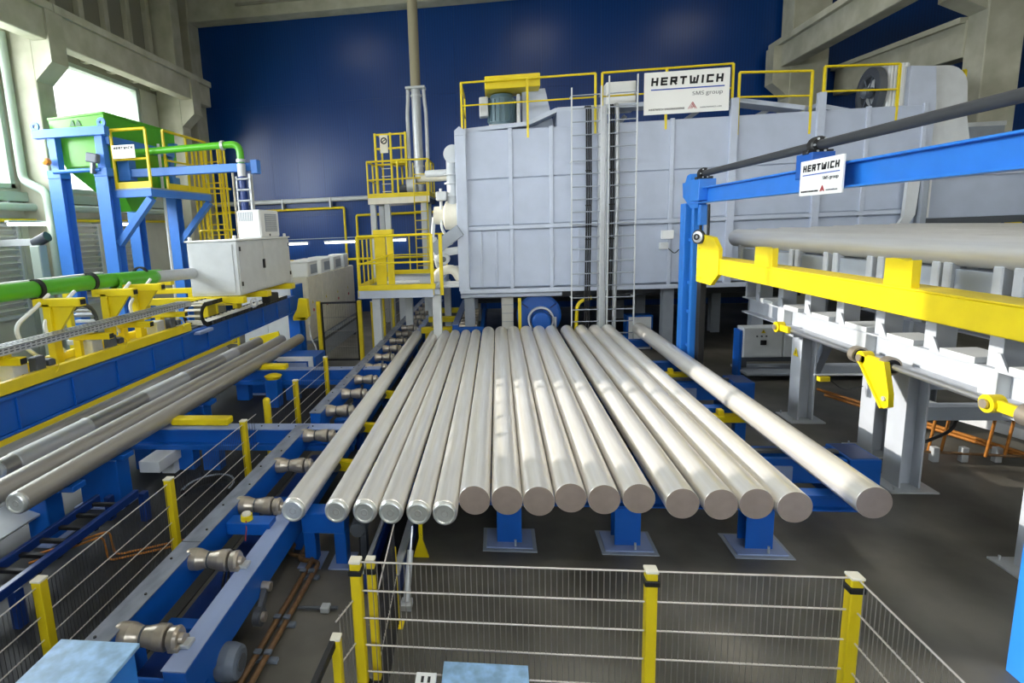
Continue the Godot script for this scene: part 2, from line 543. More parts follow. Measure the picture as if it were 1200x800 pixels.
# ---------- the hall ----------
func hall() -> void:
	struct("floor", mb().span(-12.5, 20.3, -0.3, 0.0, -22.6, 9.3, 0.0), M.floor)
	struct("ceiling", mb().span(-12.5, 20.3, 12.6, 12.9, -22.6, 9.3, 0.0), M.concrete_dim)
	var wb := struct("wall_back", mb().span(-12.5, 20.3, 0, 12.6, -22.6, -22.34, 0.0), M.navy)
	for row in [[0.0, 4.0], [4.0, 8.4], [8.4, 12.6]]:
		for k in 30:
			var x := -12.2 + k * 1.08
			obj("sheet_panel", mb().span(x + 0.001, x + 1.079, row[0] + 0.001, row[1] - 0.001, -22.34, -22.3, 0.001), M.blue_wall, wb)
	struct("wall_right", mb().span(20.0, 20.3, 0, 12.6, -22.6, 9.3, 0.0), M.plaster)
	struct("wall_front", mb().span(-12.2, 20.0, 0, 5.0, 9.0, 9.3, 0.0).span(-12.2, 20.0, 8.2, 12.6, 9.0, 9.3, 0.0).span(-12.2, -5.2, 5.0, 8.2, 9.0, 9.3, 0.0).span(11.2, 20.0, 5.0, 8.2, 9.0, 9.3, 0.0), M.plaster)
	var wf := struct("window_5", mb().span(-5.16, 11.16, 5.04, 8.16, 9.14, 9.16, 0.0), M.glass)  # unseen window band, added so fill light comes from behind the camera
	for k in 8: obj("mullion", mb().span(-5.2 + k * 2.33, -5.1 + k * 2.33, 5.0, 8.2, 9.05, 9.25), M.frame_green, wf)
	# housings and panels of the added, unseen hall lamps
	for x in [-6.0, 2.0, 8.5]:
		for z in [-17.0, -9.0, -2.0]:
			var hl := thing("added_hall_lamp", "added flat hall lamp under the roof, %s row from the back, %s from the left" % [ORD[int((z + 17.0) / 7.4)], ORD[int((x + 6.0) / 7.0)]], "lamp", V(x, 11.7, z), "added hall lamps under the roof")
			obj("lamp_housing", mb().span(x - 1.0, x + 1.0, 11.8, 11.9, z - 0.6, z + 0.6), M.light_grey, hl)
			obj("lamp_panel", mb().span(x - 0.9, x + 0.9, 11.76, 11.8, z - 0.5, z + 0.5), M.lamp_glow, hl)
			obj("lamp_rod", mb().span(x - 0.02, x + 0.02, 11.9, 12.6, z - 0.02, z + 0.02), M.galv, hl)
	# left wall: solid below and above a row of windows
	var op := [[-18.85, -14.2], [-13.2, -7.5], [-6.75, -0.9], [0.1, 5.7]]
	var wl := mb()
	wl.span(-12.5, -12.2, 0, 4.75, -22.6, 9.0, 0.0)
	wl.span(-12.5, -12.2, 8.5, 12.6, -22.6, 9.0, 0.0)
	wl.span(-12.5, -12.2, 4.75, 8.5, -22.3, op[0][0], 0.0)
	for k in 3: wl.span(-12.5, -12.2, 4.75, 8.5, op[k][1], op[k + 1][0], 0.0)
	wl.span(-12.5, -12.2, 4.75, 8.5, op[3][1], 9.0, 0.0)
	var left := struct("wall_left", wl, M.plaster)
	for k in 4:
		var z0: float = op[k][0]
		var z1: float = op[k][1]
		var wn := struct("window_%d" % (k + 1), mb().span(-12.36, -12.34, 4.79, 8.46, z0 + 0.04, z1 - 0.04, 0.0), M.glass)
		for e in [[z0, z0 + 0.14], [z1 - 0.14, z1]]: obj("window_frame", mb().span(-12.42, -12.17, 4.75, 8.5, e[0], e[1]), M.frame_green, wn)
		for e in [[4.75, 4.87], [8.38, 8.5]]: obj("window_frame", mb().span(-12.42, -12.17, e[0], e[1], z0, z1), M.frame_green, wn)
		if k > 0: obj("mullion", mb().span(-12.42, -12.2, 4.8, 8.45, (z0 + z1) / 2 - 0.05, (z0 + z1) / 2 + 0.05), M.frame_green, wn)
	# ribs and sheets above the crane girder
	for k in 27:
		var z := -21.9 + k * 1.13
		obj("wall_sheet", mb().span(-12.2, -12.17, 8.5, 12.6, z, z + 1.12, 0.002), M.upper_sheet, left)
		obj("wall_rib", mb().span(-12.17, -11.99, 8.6, 12.6, z - 0.12, z + 0.1, 0.01), M.concrete, left)
	# beige panels between window and corner, and under the windows
	for e in [[-19.8, -18.9], [-22.2, -20.6]]: obj("wall_panel", mb().span(-12.2, -12.15, 4.4, 8.5, e[0], e[1]), M.wall_sheet, left)
	for k in 16:
		obj("wall_panel", mb().span(-12.2, -12.14, 0.0, 3.98, -22.2 + k * 1.3, -20.92 + k * 1.3, 0.006), M.wall_sheet, left)
	obj("wall_ledge", mb().span(-12.2, -12.0, 4.42, 4.66, -22.3, 9.0), M.frame_green, left)
	# louvred ventilators low in the left wall
	var n := 0
	for e in [[-12.9, -11.2], [-15.8, -14.45], [-17.8, -16.3]]:
		var o := thing("louvre", ["grey louvred wall vent at the left edge, behind the green hose", "grey louvred wall vent seen between the two front legs of the hopper tower", "grey louvred wall vent seen between the right legs of the hopper tower"][n], "vent", V(-12.14, 1.6, e[0]))
		n += 1
		obj("vent_frame", mb().span(-12.14, -12.02, 1.5, 1.58, e[0], e[1]).span(-12.14, -12.02, 3.78, 3.86, e[0], e[1]).span(-12.14, -12.02, 1.58, 3.78, e[0], e[0] + 0.06).span(-12.14, -12.02, 1.58, 3.78, e[1] - 0.06, e[1]), M.light_grey, o)
		for k in 13:
			var y := 1.68 + k * 0.165
			obj("slat", mb().box(V(-12.07, y, (e[0] + e[1]) / 2), V(0.15, 0.018, e[1] - e[0] - 0.12), Basis(V(0, 0, 1), 0.7), 0.0), M.louvre, o)
	# columns, brackets, crane girders: left row
	n = 0
	for z in [-20.2, -13.62, -7.0, -0.4, 6.2]:
		var c := struct("concrete_column", mb().span(-12.2, -11.3, 0, 12.6, z - 0.28, z + 0.28, 0.02), M.concrete)
		obj("column_bracket", mb().prism([Vector2(0, 0.0), Vector2(0.5, 0.42), Vector2(0.5, 1.75), Vector2(0, 1.75)], V(-11.3, 7.35, z - 0.28), V(1, 0, 0), V(0, 1, 0), 0.56), M.concrete, c)
		n += 1
	var gz := [-21.4, -13.62, -7.0, -0.4, 9.0]
	for k in 4:
		var g := struct("crane_girder", mb().span(-11.25, -10.86, 8.28, 9.15, gz[k] + 0.01, gz[k + 1] - 0.3 + (0.29 if k == 3 else 0.0), 0.02), M.concrete)
		obj("girder_flange", mb().span(-11.4, -10.78, 9.0, 9.2, gz[k] + 0.01, gz[k + 1] - 0.01, 0.01), M.concrete, g)
		obj("crane_rail", mb().span(-11.06, -11.0, 9.2, 9.28, gz[k], gz[k + 1], 0.01), M.galv, g)
		for j in 3:
			obj("rail_clip", mb().span(-11.1, -10.92, 9.2, 9.26, gz[k] + 1.2 + j * 2.0, gz[k] + 1.3 + j * 2.0), M.black, g)
	struct("concrete_column", mb().span(-12.2, -11.55, 0, 12.6, -22.3, -21.5, 0.02), M.concrete)
	var tb := struct("roof_beam", mb().span(-12.2, 20.0, 11.5, 12.6, -22.25, -21.6, 0.02), M.concrete)
	obj("beam_lip", mb().span(-9.6, -3.0, 11.9, 12.0, -21.6, -21.52), M.concrete_dim, tb)
	# right row of columns with its girders
	var ca := struct("concrete_column", mb().span(10.15, 11.35, 0, 12.6, -22.1, -21.3, 0.02), M.concrete)
	obj("column_bracket", mb().prism([Vector2(0, 0.0), Vector2(-0.55, 0.5), Vector2(-0.55, 1.7), Vector2(0, 1.7)], V(10.15, 7.3, -21.9), V(1, 0, 0), V(0, 1, 0), 0.56), M.concrete, ca)
	var gr := struct("crane_girder", mb().span(9.85, 10.3, 8.3, 9.1, -21.95, 4.0, 0.02), M.concrete)
	obj("girder_flange", mb().span(9.7, 10.4, 9.0, 9.2, -22.0, 4.0, 0.01), M.concrete, gr)
	struct("roof_girder", mb().bar(V(12.3, 7.85, -22.2), V(12.3, 7.58, -16.6), 0.5, 0.9, Vector3.UP, 0.02).bar(V(12.25, 8.3, -22.2), V(12.25, 8.03, -16.6), 0.7, 0.14), M.concrete)
	var cb := struct("concrete_column", mb().span(12.1, 12.95, 0, 12.6, -16.65, -16.0, 0.02), M.concrete)
	obj("column_bracket", mb().prism([Vector2(0, 0.0), Vector2(-0.75, 0.35), Vector2(-0.75, 1.5), Vector2(0, 1.5)], V(12.1, 8.1, -16.6), V(1, 0, 0), V(0, 1, 0), 0.55), M.concrete, cb)
	# pipes along the walls
	var gp := thing("wall_pipe", "thick pale grey pipe running along the left wall under the windows", "pipe", V(-11.9, 4.2, -8))
	obj("pipe_run", mb().cyl(V(-11.88, 4.27, 9.0), V(-11.88, 4.27, -22.28), 0.1, 14), M.frame_green, gp)
	for k in 6: obj("pipe_hanger", mb().span(-12.15, -11.85, 4.36, 4.4, -20.6 + k * 4, -20.52 + k * 4), M.galv, gp)
	tag(obj("gas_pipe", mb().cyl(V(-11.9, 3.94, 9.0), V(-11.9, 3.94, -22.2), 0.045, 10), M.yellow), "thin yellow gas pipe running along the left wall", "pipe")
	var dp := thing("downpipe", "pale grey rain downpipe with an offset beside the left window", "pipe", V(-12.0, 0, -13.3))
	obj("pipe_run", mb().tube(fillet([V(-11.95, 8.5, -13.2), V(-11.95, 4.95, -13.2), V(-11.12, 4.6, -12.95), V(-11.12, 0, -12.95)], 0.2), 0.105, 12), M.frame_green, dp)
	tag(obj("downpipe", mb().cyl(V(-11.95, 0.0, -16.2), V(-11.95, 4.3, -16.2), 0.05, 10), M.white), "slim white upright pipe on the left wall behind the hopper tower", "pipe")
	var bp := thing("wall_pipe", "pale grey pipe running along the blue back wall", "pipe", V(-8, 4.55, -22.1))
	obj("pipe_run", mb().cyl(V(-12.0, 4.62, -22.12), V(-1.0, 4.62, -22.12), 0.09, 12), M.light_grey, bp)
	for k in 5: obj("pipe_hanger", mb().span(-10.6 + k * 2, -10.54 + k * 2, 4.3, 4.7, -22.3, -22.0), M.galv, bp)
	tag(obj("gas_pipe", mb().tube(fillet([V(-12.0, 4.28, -22.15), V(-6.05, 4.28, -22.15), V(-6.05, 1.9, -22.15), V(-5.9, 1.9, -22.15)], 0.08), 0.05, 8), M.yellow), "yellow gas pipe on the blue back wall that turns down at its right end", "pipe")
	tag(obj("gas_pipe", mb().tube(fillet([V(-5.55, 1.9, -22.15), V(-5.55, 3.95, -22.15), V(-1.5, 3.95, -22.15)], 0.08), 0.05, 8), M.yellow), "yellow gas pipe on the blue back wall behind the yellow platform", "pipe")
	tag(obj("conduit", mb().cyl(V(-12.0, 3.08, -22.2), V(-1.0, 3.08, -22.2), 0.018, 6), M.galv), "thin grey conduit above the tube lamps on the back wall", "conduit")
	tag(obj("gas_pipe", mb().cyl(V(-12.0, 2.2, -22.1), V(-2.0, 2.2, -22.1), 0.05, 8), M.yellow), "yellow gas pipe below the tube lamps on the back wall", "pipe")
	# tube lamps
	n = 0
	for e in [[V(-8.3, 2.9, -22.12), V(1, 0, 0), V(0, 0, 1), "leftmost of the three glowing tube lamps on the blue back wall"], [V(-6.3, 2.9, -22.12), V(1, 0, 0), V(0, 0, 1), "middle of the three glowing tube lamps on the blue back wall"], [V(-4.2, 2.9, -22.12), V(1, 0, 0), V(0, 0, 1), "rightmost of the three glowing tube lamps, seen through the yellow platform rail"],
			[V(-11.3, 3.82, -12.5), V(0, 0, 1), V(1, 0, 0), "glowing tube lamp on the left wall at the left edge"], [V(-11.3, 3.82, -15.7), V(0, 0, 1), V(1, 0, 0), "glowing tube lamp on the left wall between the hopper tower legs"]]:
		var c: Vector3 = e[0]
		var d: Vector3 = e[1]
		var out: Vector3 = e[2]
		var l := thing("tube_lamp", e[3], "lamp", c, "tube lamps on the walls")
		obj("lamp_body", mb().bar(c - d * 0.66 + V(0, 0.06, 0), c + d * 0.66 + V(0, 0.06, 0), 0.12, 0.05), M.light_grey, l)
		obj("lamp_tube", mb().cyl(c - d * 0.62, c + d * 0.62, 0.045, 10), M.lamp_glow, l)
		obj("wall_arm", mb().bar(c + V(0, 0.06, 0), c + V(0, 0.06, 0) - out * (0.85 if n > 2 else 0.18), 0.04, 0.04), M.galv, l)
		area("tube_lamp_light", c + out * 0.1, out, 1.2, 0.08, 1.5, Color(1, 0.98, 0.94))
		n += 1
	# unseen block beyond the left edge, added to shade the lower left
	var pm := thing("added_light_blocker", "tall grey unseen block added to shade the lower left", "machine", V(-7.6, 0, -1.6))
	obj("housing", mb().span(-9.6, -5.9, 0.3, 4.7, -4.3, 1.2, 0.02), M.mid_grey, pm)
	obj("plinth", mb().span(-9.5, -6.0, 0, 0.3, -4.2, 1.1), M.dark_grey, pm)
	for k in 4: obj("blocker_panel", mb().span(-5.9, -5.87, 0.5, 2.6, -4.2 + k * 1.35, -2.9 + k * 1.35), M.light_grey, pm)
	# the neighbouring building outside
	var nb := thing("building", "white corrugated building seen through the left windows", "building", V(-18, 0, -12))
	obj("building_wall", mb().span(-18.6, -18.0, 0, 16, -50, -18.4, 0.0), M.skin_white, nb)
	var rb := mb()
	for k in 78: rb.span(-18.0, -17.93, 0, 16, -50 + k * 0.4, -49.8 + k * 0.4, 0.02)
	stuff(obj("wall_corrugation", rb, M.skin_white, nb))
	struct("outside_ground", mb().span(-60, -12.5, -0.4, -0.1, -60, 40, 0.0), M.concrete)

# ---------- the homogenising furnace ----------
func furnace() -> void:
	var zf := -13.8
	var t := thing("furnace", "long pale grey panelled furnace standing on legs across the hall", "furnace", V(4, 0, -16.5))
	obj("furnace_body", mb().span(-0.9, 9.4, 1.8, 5.58, -19.8, zf - 0.05, 0.0), M.furnace, t)
	var xs := [-0.7, 0.39, 1.35, 2.55, 4.1, 5.42, 7.25, 8.25, 9.4]
	var rows := [[1.82, 3.2], [3.34, 4.43], [4.46, 5.56]]
	for i in xs.size() - 1:
		for r in rows:
			obj("furnace_panel", mb().span(xs[i] + 0.03, xs[i + 1] - 0.03, r[0], r[1], zf - 0.05, zf + 0.0, 0.008), M.furnace, t)
	for i in range(1, xs.size()):
		var big := i in [5, 6]
		obj("upright_flange", mb().span(xs[i] - (0.08 if big else 0.045), xs[i] + (0.08 if big else 0.045), 1.75, 5.95 if big else 5.6, zf - 0.04, zf + (0.08 if big else 0.03)), M.furnace_trim, t)
	obj("corner_post", mb().span(-0.93, -0.66, 1.74, 5.5, zf - 0.3, zf + 0.1, 0.012).prism([Vector2(0, 0), Vector2(0.27, 0), Vector2(0.27, 0.08), Vector2(0.12, 0.2), Vector2(0, 0.1)], V(-0.93, 5.5, zf - 0.1), V(1, 0, 0), V(0, 1, 0), 0.2), M.furnace_trim, t)
	obj("level_flange", mb().span(-0.7, 9.4, 3.23, 3.32, zf - 0.04, zf + 0.06), M.furnace_trim, t)
	obj("base_flange", mb().span(-0.9, 9.4, 1.68, 1.78, zf - 0.3, zf + 0.12), M.furnace_trim, t)
	obj("base_pipe", mb().cyl(V(-0.9, 1.6, zf - 0.1), V(1.6, 1.6, zf - 0.1), 0.06, 10), M.furnace_trim, t)
	# thin stiffener on the lower left panels
	for x in [-0.35, 0.02, 2.0, 3.0, 4.6]: obj("panel_rib", mb().span(x - 0.02, x + 0.02, 1.82, 3.2, zf - 0.01, zf + 0.025), M.furnace_trim, t)
	# roof edges in steps
	for e in [[V(-0.72, 5.62, zf - 0.35), V(0.82, 5.7, zf - 0.35)], [V(0.82, 5.7, zf - 0.35), V(1.5, 5.97, zf - 0.35)], [V(1.5, 5.97, zf - 0.35), V(5.3, 5.97, zf - 0.35)], [V(5.5, 5.95, zf - 0.4), V(7.0, 5.68, zf - 0.4)], [V(7.25, 5.72, zf - 0.4), V(8.15, 5.5, zf - 0.4)]]:
		obj("roof_edge", mb().bar(e[0], e[1], 0.5, 0.1), M.furnace_trim, t)
	obj("roof_slab", mb().span(1.5, 2.66, 5.56, 5.94, zf - 2.5, zf - 0.1), M.furnace, t)
	obj("roof_slab", mb().span(-0.6, 1.2, 5.56, 5.6, -19.5, zf - 0.2), M.furnace, t)
	for e in [[3.0, 3.35], [4.5, 5.1], [6.1, 6.9]]:
		obj("roof_strut", mb().bar(V(e[0], 5.55, zf - 1.4), V(e[1], 5.95, zf - 1.4), 0.12, 0.1), M.mid_grey, t)
	# legs and dark inside of the support frame
	for x in [-0.7, 1.35, 4.2, 6.3, 9.2]:
		for z in [-14.2, -16.8, -19.5]:
			if x == 1.35 and z > -15.0: continue
			obj("leg", mb().ibeam(V(x, 0, z), V(x, 1.7, z), 0.26, 0.24, 0.016, V(0, 0, 1)), M.mid_grey, t)
	for z in [-14.6, -17.0, -19.4]: obj("cross_beam", mb().ibeam(V(-0.9, 1.55, z), V(9.4, 1.55, z), 0.2, 0.24), M.dark_grey, t)
	obj("brick_pier", mb().span(0.12, 0.42, 0, 1.6, -14.6, -14.2), M.brick, t)
	for k in 7: obj("pier_joint", mb().span(0.12, 0.42, 0.22 * k + 0.2, 0.22 * k + 0.212, -14.2, -14.193, 0.0), M.mid_grey, t)
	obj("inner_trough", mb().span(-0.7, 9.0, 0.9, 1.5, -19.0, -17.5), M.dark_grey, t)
	# ladders, cables
	ladder("ladder", "left of the two grey ladders on the furnace front", V(2.12, 0.2, zf + 0.3), V(1, 0, 0), 0.66, 6.35, M.light_grey, 0.29, V(0, 0, -0.28))
	ladder("ladder", "right of the two grey ladders on the furnace front", V(2.93, 0.2, zf + 0.3), V(1, 0, 0), 0.62, 6.55, M.light_grey, 0.29, V(0, 0, -0.28))
	for e in [[2.22, "bundle of black cables hanging behind the left furnace ladder", M.rubber, 3], [2.75, "bundle of black cables beside the right furnace ladder", M.rubber, 2], [2.86, "thick grey hose running down beside the right furnace ladder", M.galv, 1]]:
		var c := thing("cable_bundle" if e[3] > 1 else "hose", e[1], "cables" if e[3] > 1 else "hose", V(e[0], 0.3, zf + 0.16))
		for k in e[3]:
			var x: float = e[0] + (k - e[3] * 0.5) * 0.048
			var r := 0.02 if e[3] > 1 else 0.05
			obj("cable" if e[3] > 1 else "hose_run", mb().tube(fillet([V(x, 5.98, zf - 0.6), V(x, 5.98, zf + 0.12), V(x + 0.02, 4.0, zf + 0.14), V(x - 0.03, 0.3, zf + 0.14)], 0.15), r, 7), e[2], c)
		if e[3] > 1:
			for y in [1.2, 2.1, 2.9, 3.7, 4.5, 5.3]: obj("cable_tie", mb().span(e[0] - 0.09, e[0] + 0.05, y, y + 0.03, zf + 0.11, zf + 0.17), M.black, c)
	tag(obj("cable_tray", mb().span(2.42, 2.6, 0.3, 5.95, zf + 0.06, zf + 0.13).span(2.42, 2.44, 0.3, 5.95, zf + 0.13, zf + 0.22).span(2.58, 2.6, 0.3, 5.95, zf + 0.13, zf + 0.22), M.galv), "upright grey cable tray between the two furnace ladders", "cable tray")
	var vent := thing("gas_hose", "yellow bent pipe coming down under the furnace by the left ladder", "pipe", V(1.95, 0.1, -13.6))
	obj("pipe_run", mb().tube(fillet([V(2.3, 1.5, -13.75), V(1.95, 1.4, -13.7), V(1.9, 0.1, -13.7)], 0.2), 0.045, 8), M.yellow, vent)
	# junction box on the front
	var jb := thing("junction_box", "small white junction box with a cable on the furnace front", "box", V(4.05, 2.5, zf))
	obj("box_body", mb().span(3.9, 4.16, 2.86, 3.06, zf, zf + 0.14), M.white, jb)
	obj("cable_gland", mb().span(3.86, 4.05, 2.62, 2.78, zf, zf + 0.12), M.light_grey, jb)
	obj("cable", mb().tube(fillet([V(4.05, 2.64, zf + 0.08), V(4.2, 2.5, zf + 0.1), V(4.3, 2.6, zf + 0.08)], 0.1), 0.012, 6), M.black, jb)
	obj("conduit", mb().cyl(V(4.4, 1.5, zf + 0.1), V(4.4, 3.2, zf + 0.1), 0.03, 8), M.light_grey, jb)
	# rails along the roof edge
	railing("guard_rail", "yellow guard rail on the left end of the furnace roof", [V(-0.74, 5.66, -15.4), V(-0.74, 5.66, zf - 0.02), V(2.37, 5.66, zf - 0.02)], 1.04, false, 1.55, 0.026, 1, 0.3)
	railing("guard_rail", "yellow guard rail behind the big white sign on the furnace roof", [V(2.52, 5.66, zf - 0.02), V(5.38, 5.66, zf - 0.02)], 1.04, false, 1.8, 0.026, 1, 0.3)
	railing("guard_rail", "short yellow guard rail right of the big white sign", [V(5.52, 5.45, zf - 0.02), V(7.05, 5.38, zf - 0.02)], 1.05, false, 1.6, 0.028, 1, 0.3)
	railing("guard_rail", "short yellow guard rail in front of the round fan", [V(7.3, 5.45, zf - 0.02), V(8.82, 5.4, zf - 0.02)], 1.05, false, 1.6, 0.028, 1, 0.3)
	railing("guard_rail", "yellow guard rail at the right end of the furnace roof", [V(10.3, 5.3, -16.5), V(10.55, 5.3, -14.4)], 1.05, false, 2.0, 0.028, 1, 0.0)
	maker_sign("sign", "large white maker's sign on the yellow furnace roof rail", V(3.44, 5.69, zf + 0.06), V(1, 0, 0), V(0, 1, 0), 1.85, 0.92)
	# roof fan drive
	var m := thing("fan_motor", "grey-green electric motor standing on the furnace roof", "motor", V(0.15, 5.7, zf - 0.7))
	obj("motor_body", mb().lathe(V(0.22, 5.78, zf - 0.7), V(0, 1, 0), [[0, 0], [0, 0.3], [0.06, 0.3], [0.06, 0.33], [0.62, 0.33], [0.62, 0.3], [0.72, 0.27], [0.72, 0]], 24), M.teal, m)
	for k in 18:
		var a := TAU * k / 18
		obj("cooling_fin", mb().box(V(0.22 + cos(a) * 0.34, 6.12, zf - 0.7 + sin(a) * 0.34), V(0.04, 0.5, 0.012), Basis(V(0, 1, 0), -a), 0.0), M.teal, m)
	obj("terminal_box", mb().box(V(-0.22, 6.22, zf - 0.6), V(0.22, 0.46, 0.3), Basis(), 0.02), M.light_grey, m)
	obj("motor_foot", mb().span(-0.1, 0.55, 5.68, 5.78, zf - 1.05, zf - 0.4), M.light_grey, m)
	obj("motor_mount", mb().span(0.58, 0.66, 5.68, 6.45, zf - 1.0, zf - 0.4), M.light_grey, m)
	tag(obj("belt_guard", mb().box(V(0.47, 6.68, zf - 0.55), V(1.3, 0.3, 0.9), Basis(), 0.015), M.yellow), "yellow belt guard box above the motor on the furnace roof", "guard")
	tag(obj("fan_housing", mb().prism([Vector2(0, 0), Vector2(0.78, 0), Vector2(0.55, 0.98), Vector2(0, 0.98)], V(0.72, 5.6, zf - 1.3), V(1, 0, 0), V(0, 1, 0), 0.7), M.furnace_trim), "tapered pale grey housing beside the motor on the furnace roof", "housing")
	var rc := thing("roof_cabinet", "small white cabinet behind the yellow rail left of the big sign", "cabinet", V(3.05, 5.9, zf - 0.9))
	obj("cabinet_body", mb().span(2.72, 3.42, 5.97, 6.62, zf - 1.1, zf - 0.6, 0.015), M.white, rc)
	obj("cabinet_door", mb().span(2.76, 3.38, 6.0, 6.59, zf - 0.6, zf - 0.585), M.white, rc)
	# round fan and the duct that comes down from it
	var f := thing("exhaust_fan", "dark round fan with a cage motor on the furnace roof", "fan", V(8.55, 5.5, -14.4))
	obj("fan_ring", mb().lathe(V(8.62, 6.0, -14.45), V(-1, 0, -0.12), [[-0.1, 0.3], [-0.1, 0.55], [0.04, 0.55], [0.06, 0.4], [0.02, 0.34], [-0.1, 0.3]], 32), M.dark_grey, f)
	obj("fan_plate", mb().lathe(V(8.68, 6.0, -14.45), V(-1, 0, -0.12), [[-0.06, 0], [-0.06, 0.42], [-0.04, 0.42], [-0.04, 0]], 28), M.black, f)
	obj("fan_hub", mb().lathe(V(8.6, 6.0, -14.44), V(-1, 0, -0.12), [[-0.05, 0], [-0.05, 0.12], [0.1, 0.12], [0.16, 0.05], [0.16, 0]], 16), M.motor_grey, f)
	for k in 6:
		var a := TAU * k / 6
		var ux := V(-0.12, 0, 1).normalized()
		obj("cage_bar", mb().bar(V(8.58, 6.0, -14.44) + ux * cos(a) * 0.1 + V(0, sin(a) * 0.1, 0), V(8.58, 6.0, -14.44) + ux * cos(a) * 0.38 + V(0, sin(a) * 0.38, 0), 0.02, 0.02), M.motor_grey, f)
	obj("fan_casing", mb().span(8.72, 9.15, 5.5, 6.52, -15.0, -14.0, 0.03), M.light_grey, f)
	for k in 5: obj("casing_rib", mb().span(8.76 + k * 0.07, 8.79 + k * 0.07, 5.5, 6.5, -14.0, -13.97), M.white, f)
	obj("fan_base", mb().span(8.1, 9.2, 5.4, 5.5, -14.8, -13.95), M.dark_grey, f)
	var d := thing("air_duct", "grey sheet metal duct curving down from the fan to the furnace side", "duct", V(9.4, 2.7, -14.2))
	var pr := [Vector2(8.95, 6.42)]
	for k in 7:
		var a := PI * 0.5 - k * PI / 12
		pr.append(Vector2(9.85 + cos(a) * 0.45, 5.9 + sin(a) * 0.48))
	pr.append_array([Vector2(10.35, 5.3), Vector2(10.55, 4.3), Vector2(9.6, 3.2), Vector2(9.4, 3.2), Vector2(9.15, 4.45), Vector2(9.0, 5.2)])
	obj("duct_body", mb().prism(pr, V(0, 0, -14.9), V(1, 0, 0), V(0, 1, 0), 0.95), M.light_grey, d)
	obj("duct_rim", mb().span(8.93, 8.99, 5.3, 6.44, -14.95, -13.9), M.white, d)
	obj("duct_elbow", mb().prism([Vector2(9.05, 6.4), Vector2(9.55, 6.36), Vector2(9.62, 5.6), Vector2(9.6, 4.2), Vector2(9.35, 4.2), Vector2(9.05, 5.2)], V(0, 0, -13.95), V(1, 0, 0), V(0, 1, 0), 0.12), M.furnace_trim, d)
	var st := thing("duct_support", "pale grey folded steel support below the air duct", "support", V(9.1, 0, -13.6))
	obj("support_plate", mb().prism([Vector2(9.05, 4.2), Vector2(9.3, 4.2), Vector2(9.25, 3.2), Vector2(8.95, 2.7), Vector2(8.75, 2.7), Vector2(9.02, 3.15)], V(0, 0, -13.68), V(1, 0, 0), V(0, 1, 0), 0.1), M.light_grey, st)
	obj("support_post", mb().span(9.3, 9.42, 0, 4.2, -13.7, -13.5), M.mid_grey, st)
	var ch := thing("cooling_chamber", "long pale grey sheet housing behind the gantry beam at right", "housing", V(12, 0, -14))
	obj("housing_body", mb().span(9.55, 16.5, 3.1, 4.0, -15.6, -13.75, 0.01), M.furnace, ch)
	obj("housing_lid", mb().span(9.5, 16.5, 4.0, 4.08, -15.7, -13.7), M.furnace_trim, ch)
	obj("housing_seam", mb().span(9.58, 9.62, 3.12, 4.0, -13.75, -13.72), M.white, ch)
	obj("housing_base", mb().span(9.5, 16.5, 2.95, 3.1, -15.9, -13.7), M.dark_grey, ch)
	for x in [9.8, 12.4, 15.2]: obj("leg", mb().span(x, x + 0.25, 0, 2.95, -14.6, -14.35), M.mid_grey, ch)
	obj("yellow_stop", mb().span(11.3, 11.5, 2.7, 2.95, -13.9, -13.7), M.yellow, ch)
	var rear := thing("rear_cabinet", "grey sheet metal box behind the air duct at the hall's right column", "housing", V(11, 3, -15.6))
	obj("box_body", mb().span(10.6, 12.05, 4.09, 5.2, -15.7, -15.1), M.mid_grey, rear)
	obj("box_lid", mb().span(10.45, 12.08, 5.2, 5.3, -15.95, -15.1), M.light_grey, rear)
	# burner group on the left end
	var b := thing("burner_group", "white burner piping on the left end of the furnace", "burner", V(-1.3, 1.9, -14.4))
	obj("vent_cap", mb().lathe(V(-1.02, 5.12, -14.35), V(0, 0, 1), [[0, 0], [0, 0.22], [0.3, 0.22], [0.3, 0]], 20), M.light_grey, b)
	obj("vent_neck", mb().cyl(V(-1.06, 3.9, -14.2), V(-1.06, 5.05, -14.2), 0.13, 14), M.light_grey, b)
	for y in [4.1, 4.4, 4.62]: obj("pipe_flange", mb().lathe(V(-1.06, y, -14.2), V(0, 1, 0), [[0, 0], [0, 0.19], [0.04, 0.19], [0.04, 0]], 16), M.light_grey, b)
	obj("burner_drum", mb().lathe(V(-1.0, 3.62, -14.3), V(-1, 0.05, 0), [[-0.2, 0], [-0.2, 0.36], [0.25, 0.36], [0.3, 0.24], [0.55, 0.22], [0.55, 0]], 22), M.cream, b)
	obj("gas_train", mb().tube(fillet([V(-1.55, 3.6, -14.25), V(-1.62, 3.0, -14.25), V(-1.5, 2.3, -14.25), V(-0.95, 2.3, -14.25)], 0.1), 0.05, 8).tube(fillet([V(-1.35, 4.3, -14.2), V(-1.35, 3.3, -14.1), V(-1.1, 2.9, -14.1)], 0.1), 0.035, 8).tube([V(-1.75, 4.72, -14.6), V(-0.9, 4.7, -14.3)], 0.09, 10), M.light_grey, b)
	obj("valve", mb().span(-1.45, -1.2, 4.0, 4.22, -14.2, -13.95, 0.02).span(-1.65, -1.5, 2.9, 3.1, -14.3, -14.1, 0.02).span(-1.35, -1.2, 2.6, 2.72, -14.2, -14.0), M.light_grey, b)
	obj("blower_pipe", mb().tube(fillet([V(-0.92, 2.75, -14.1), V(-1.4, 2.7, -14.0), V(-1.5, 2.5, -14.0)], 0.15), 0.1, 10), M.white, b)
	obj("small_motor", mb().cyl(V(-1.3, 2.55, -14.1), V(-1.3, 2.55, -13.75), 0.14, 14), M.light_grey, b)
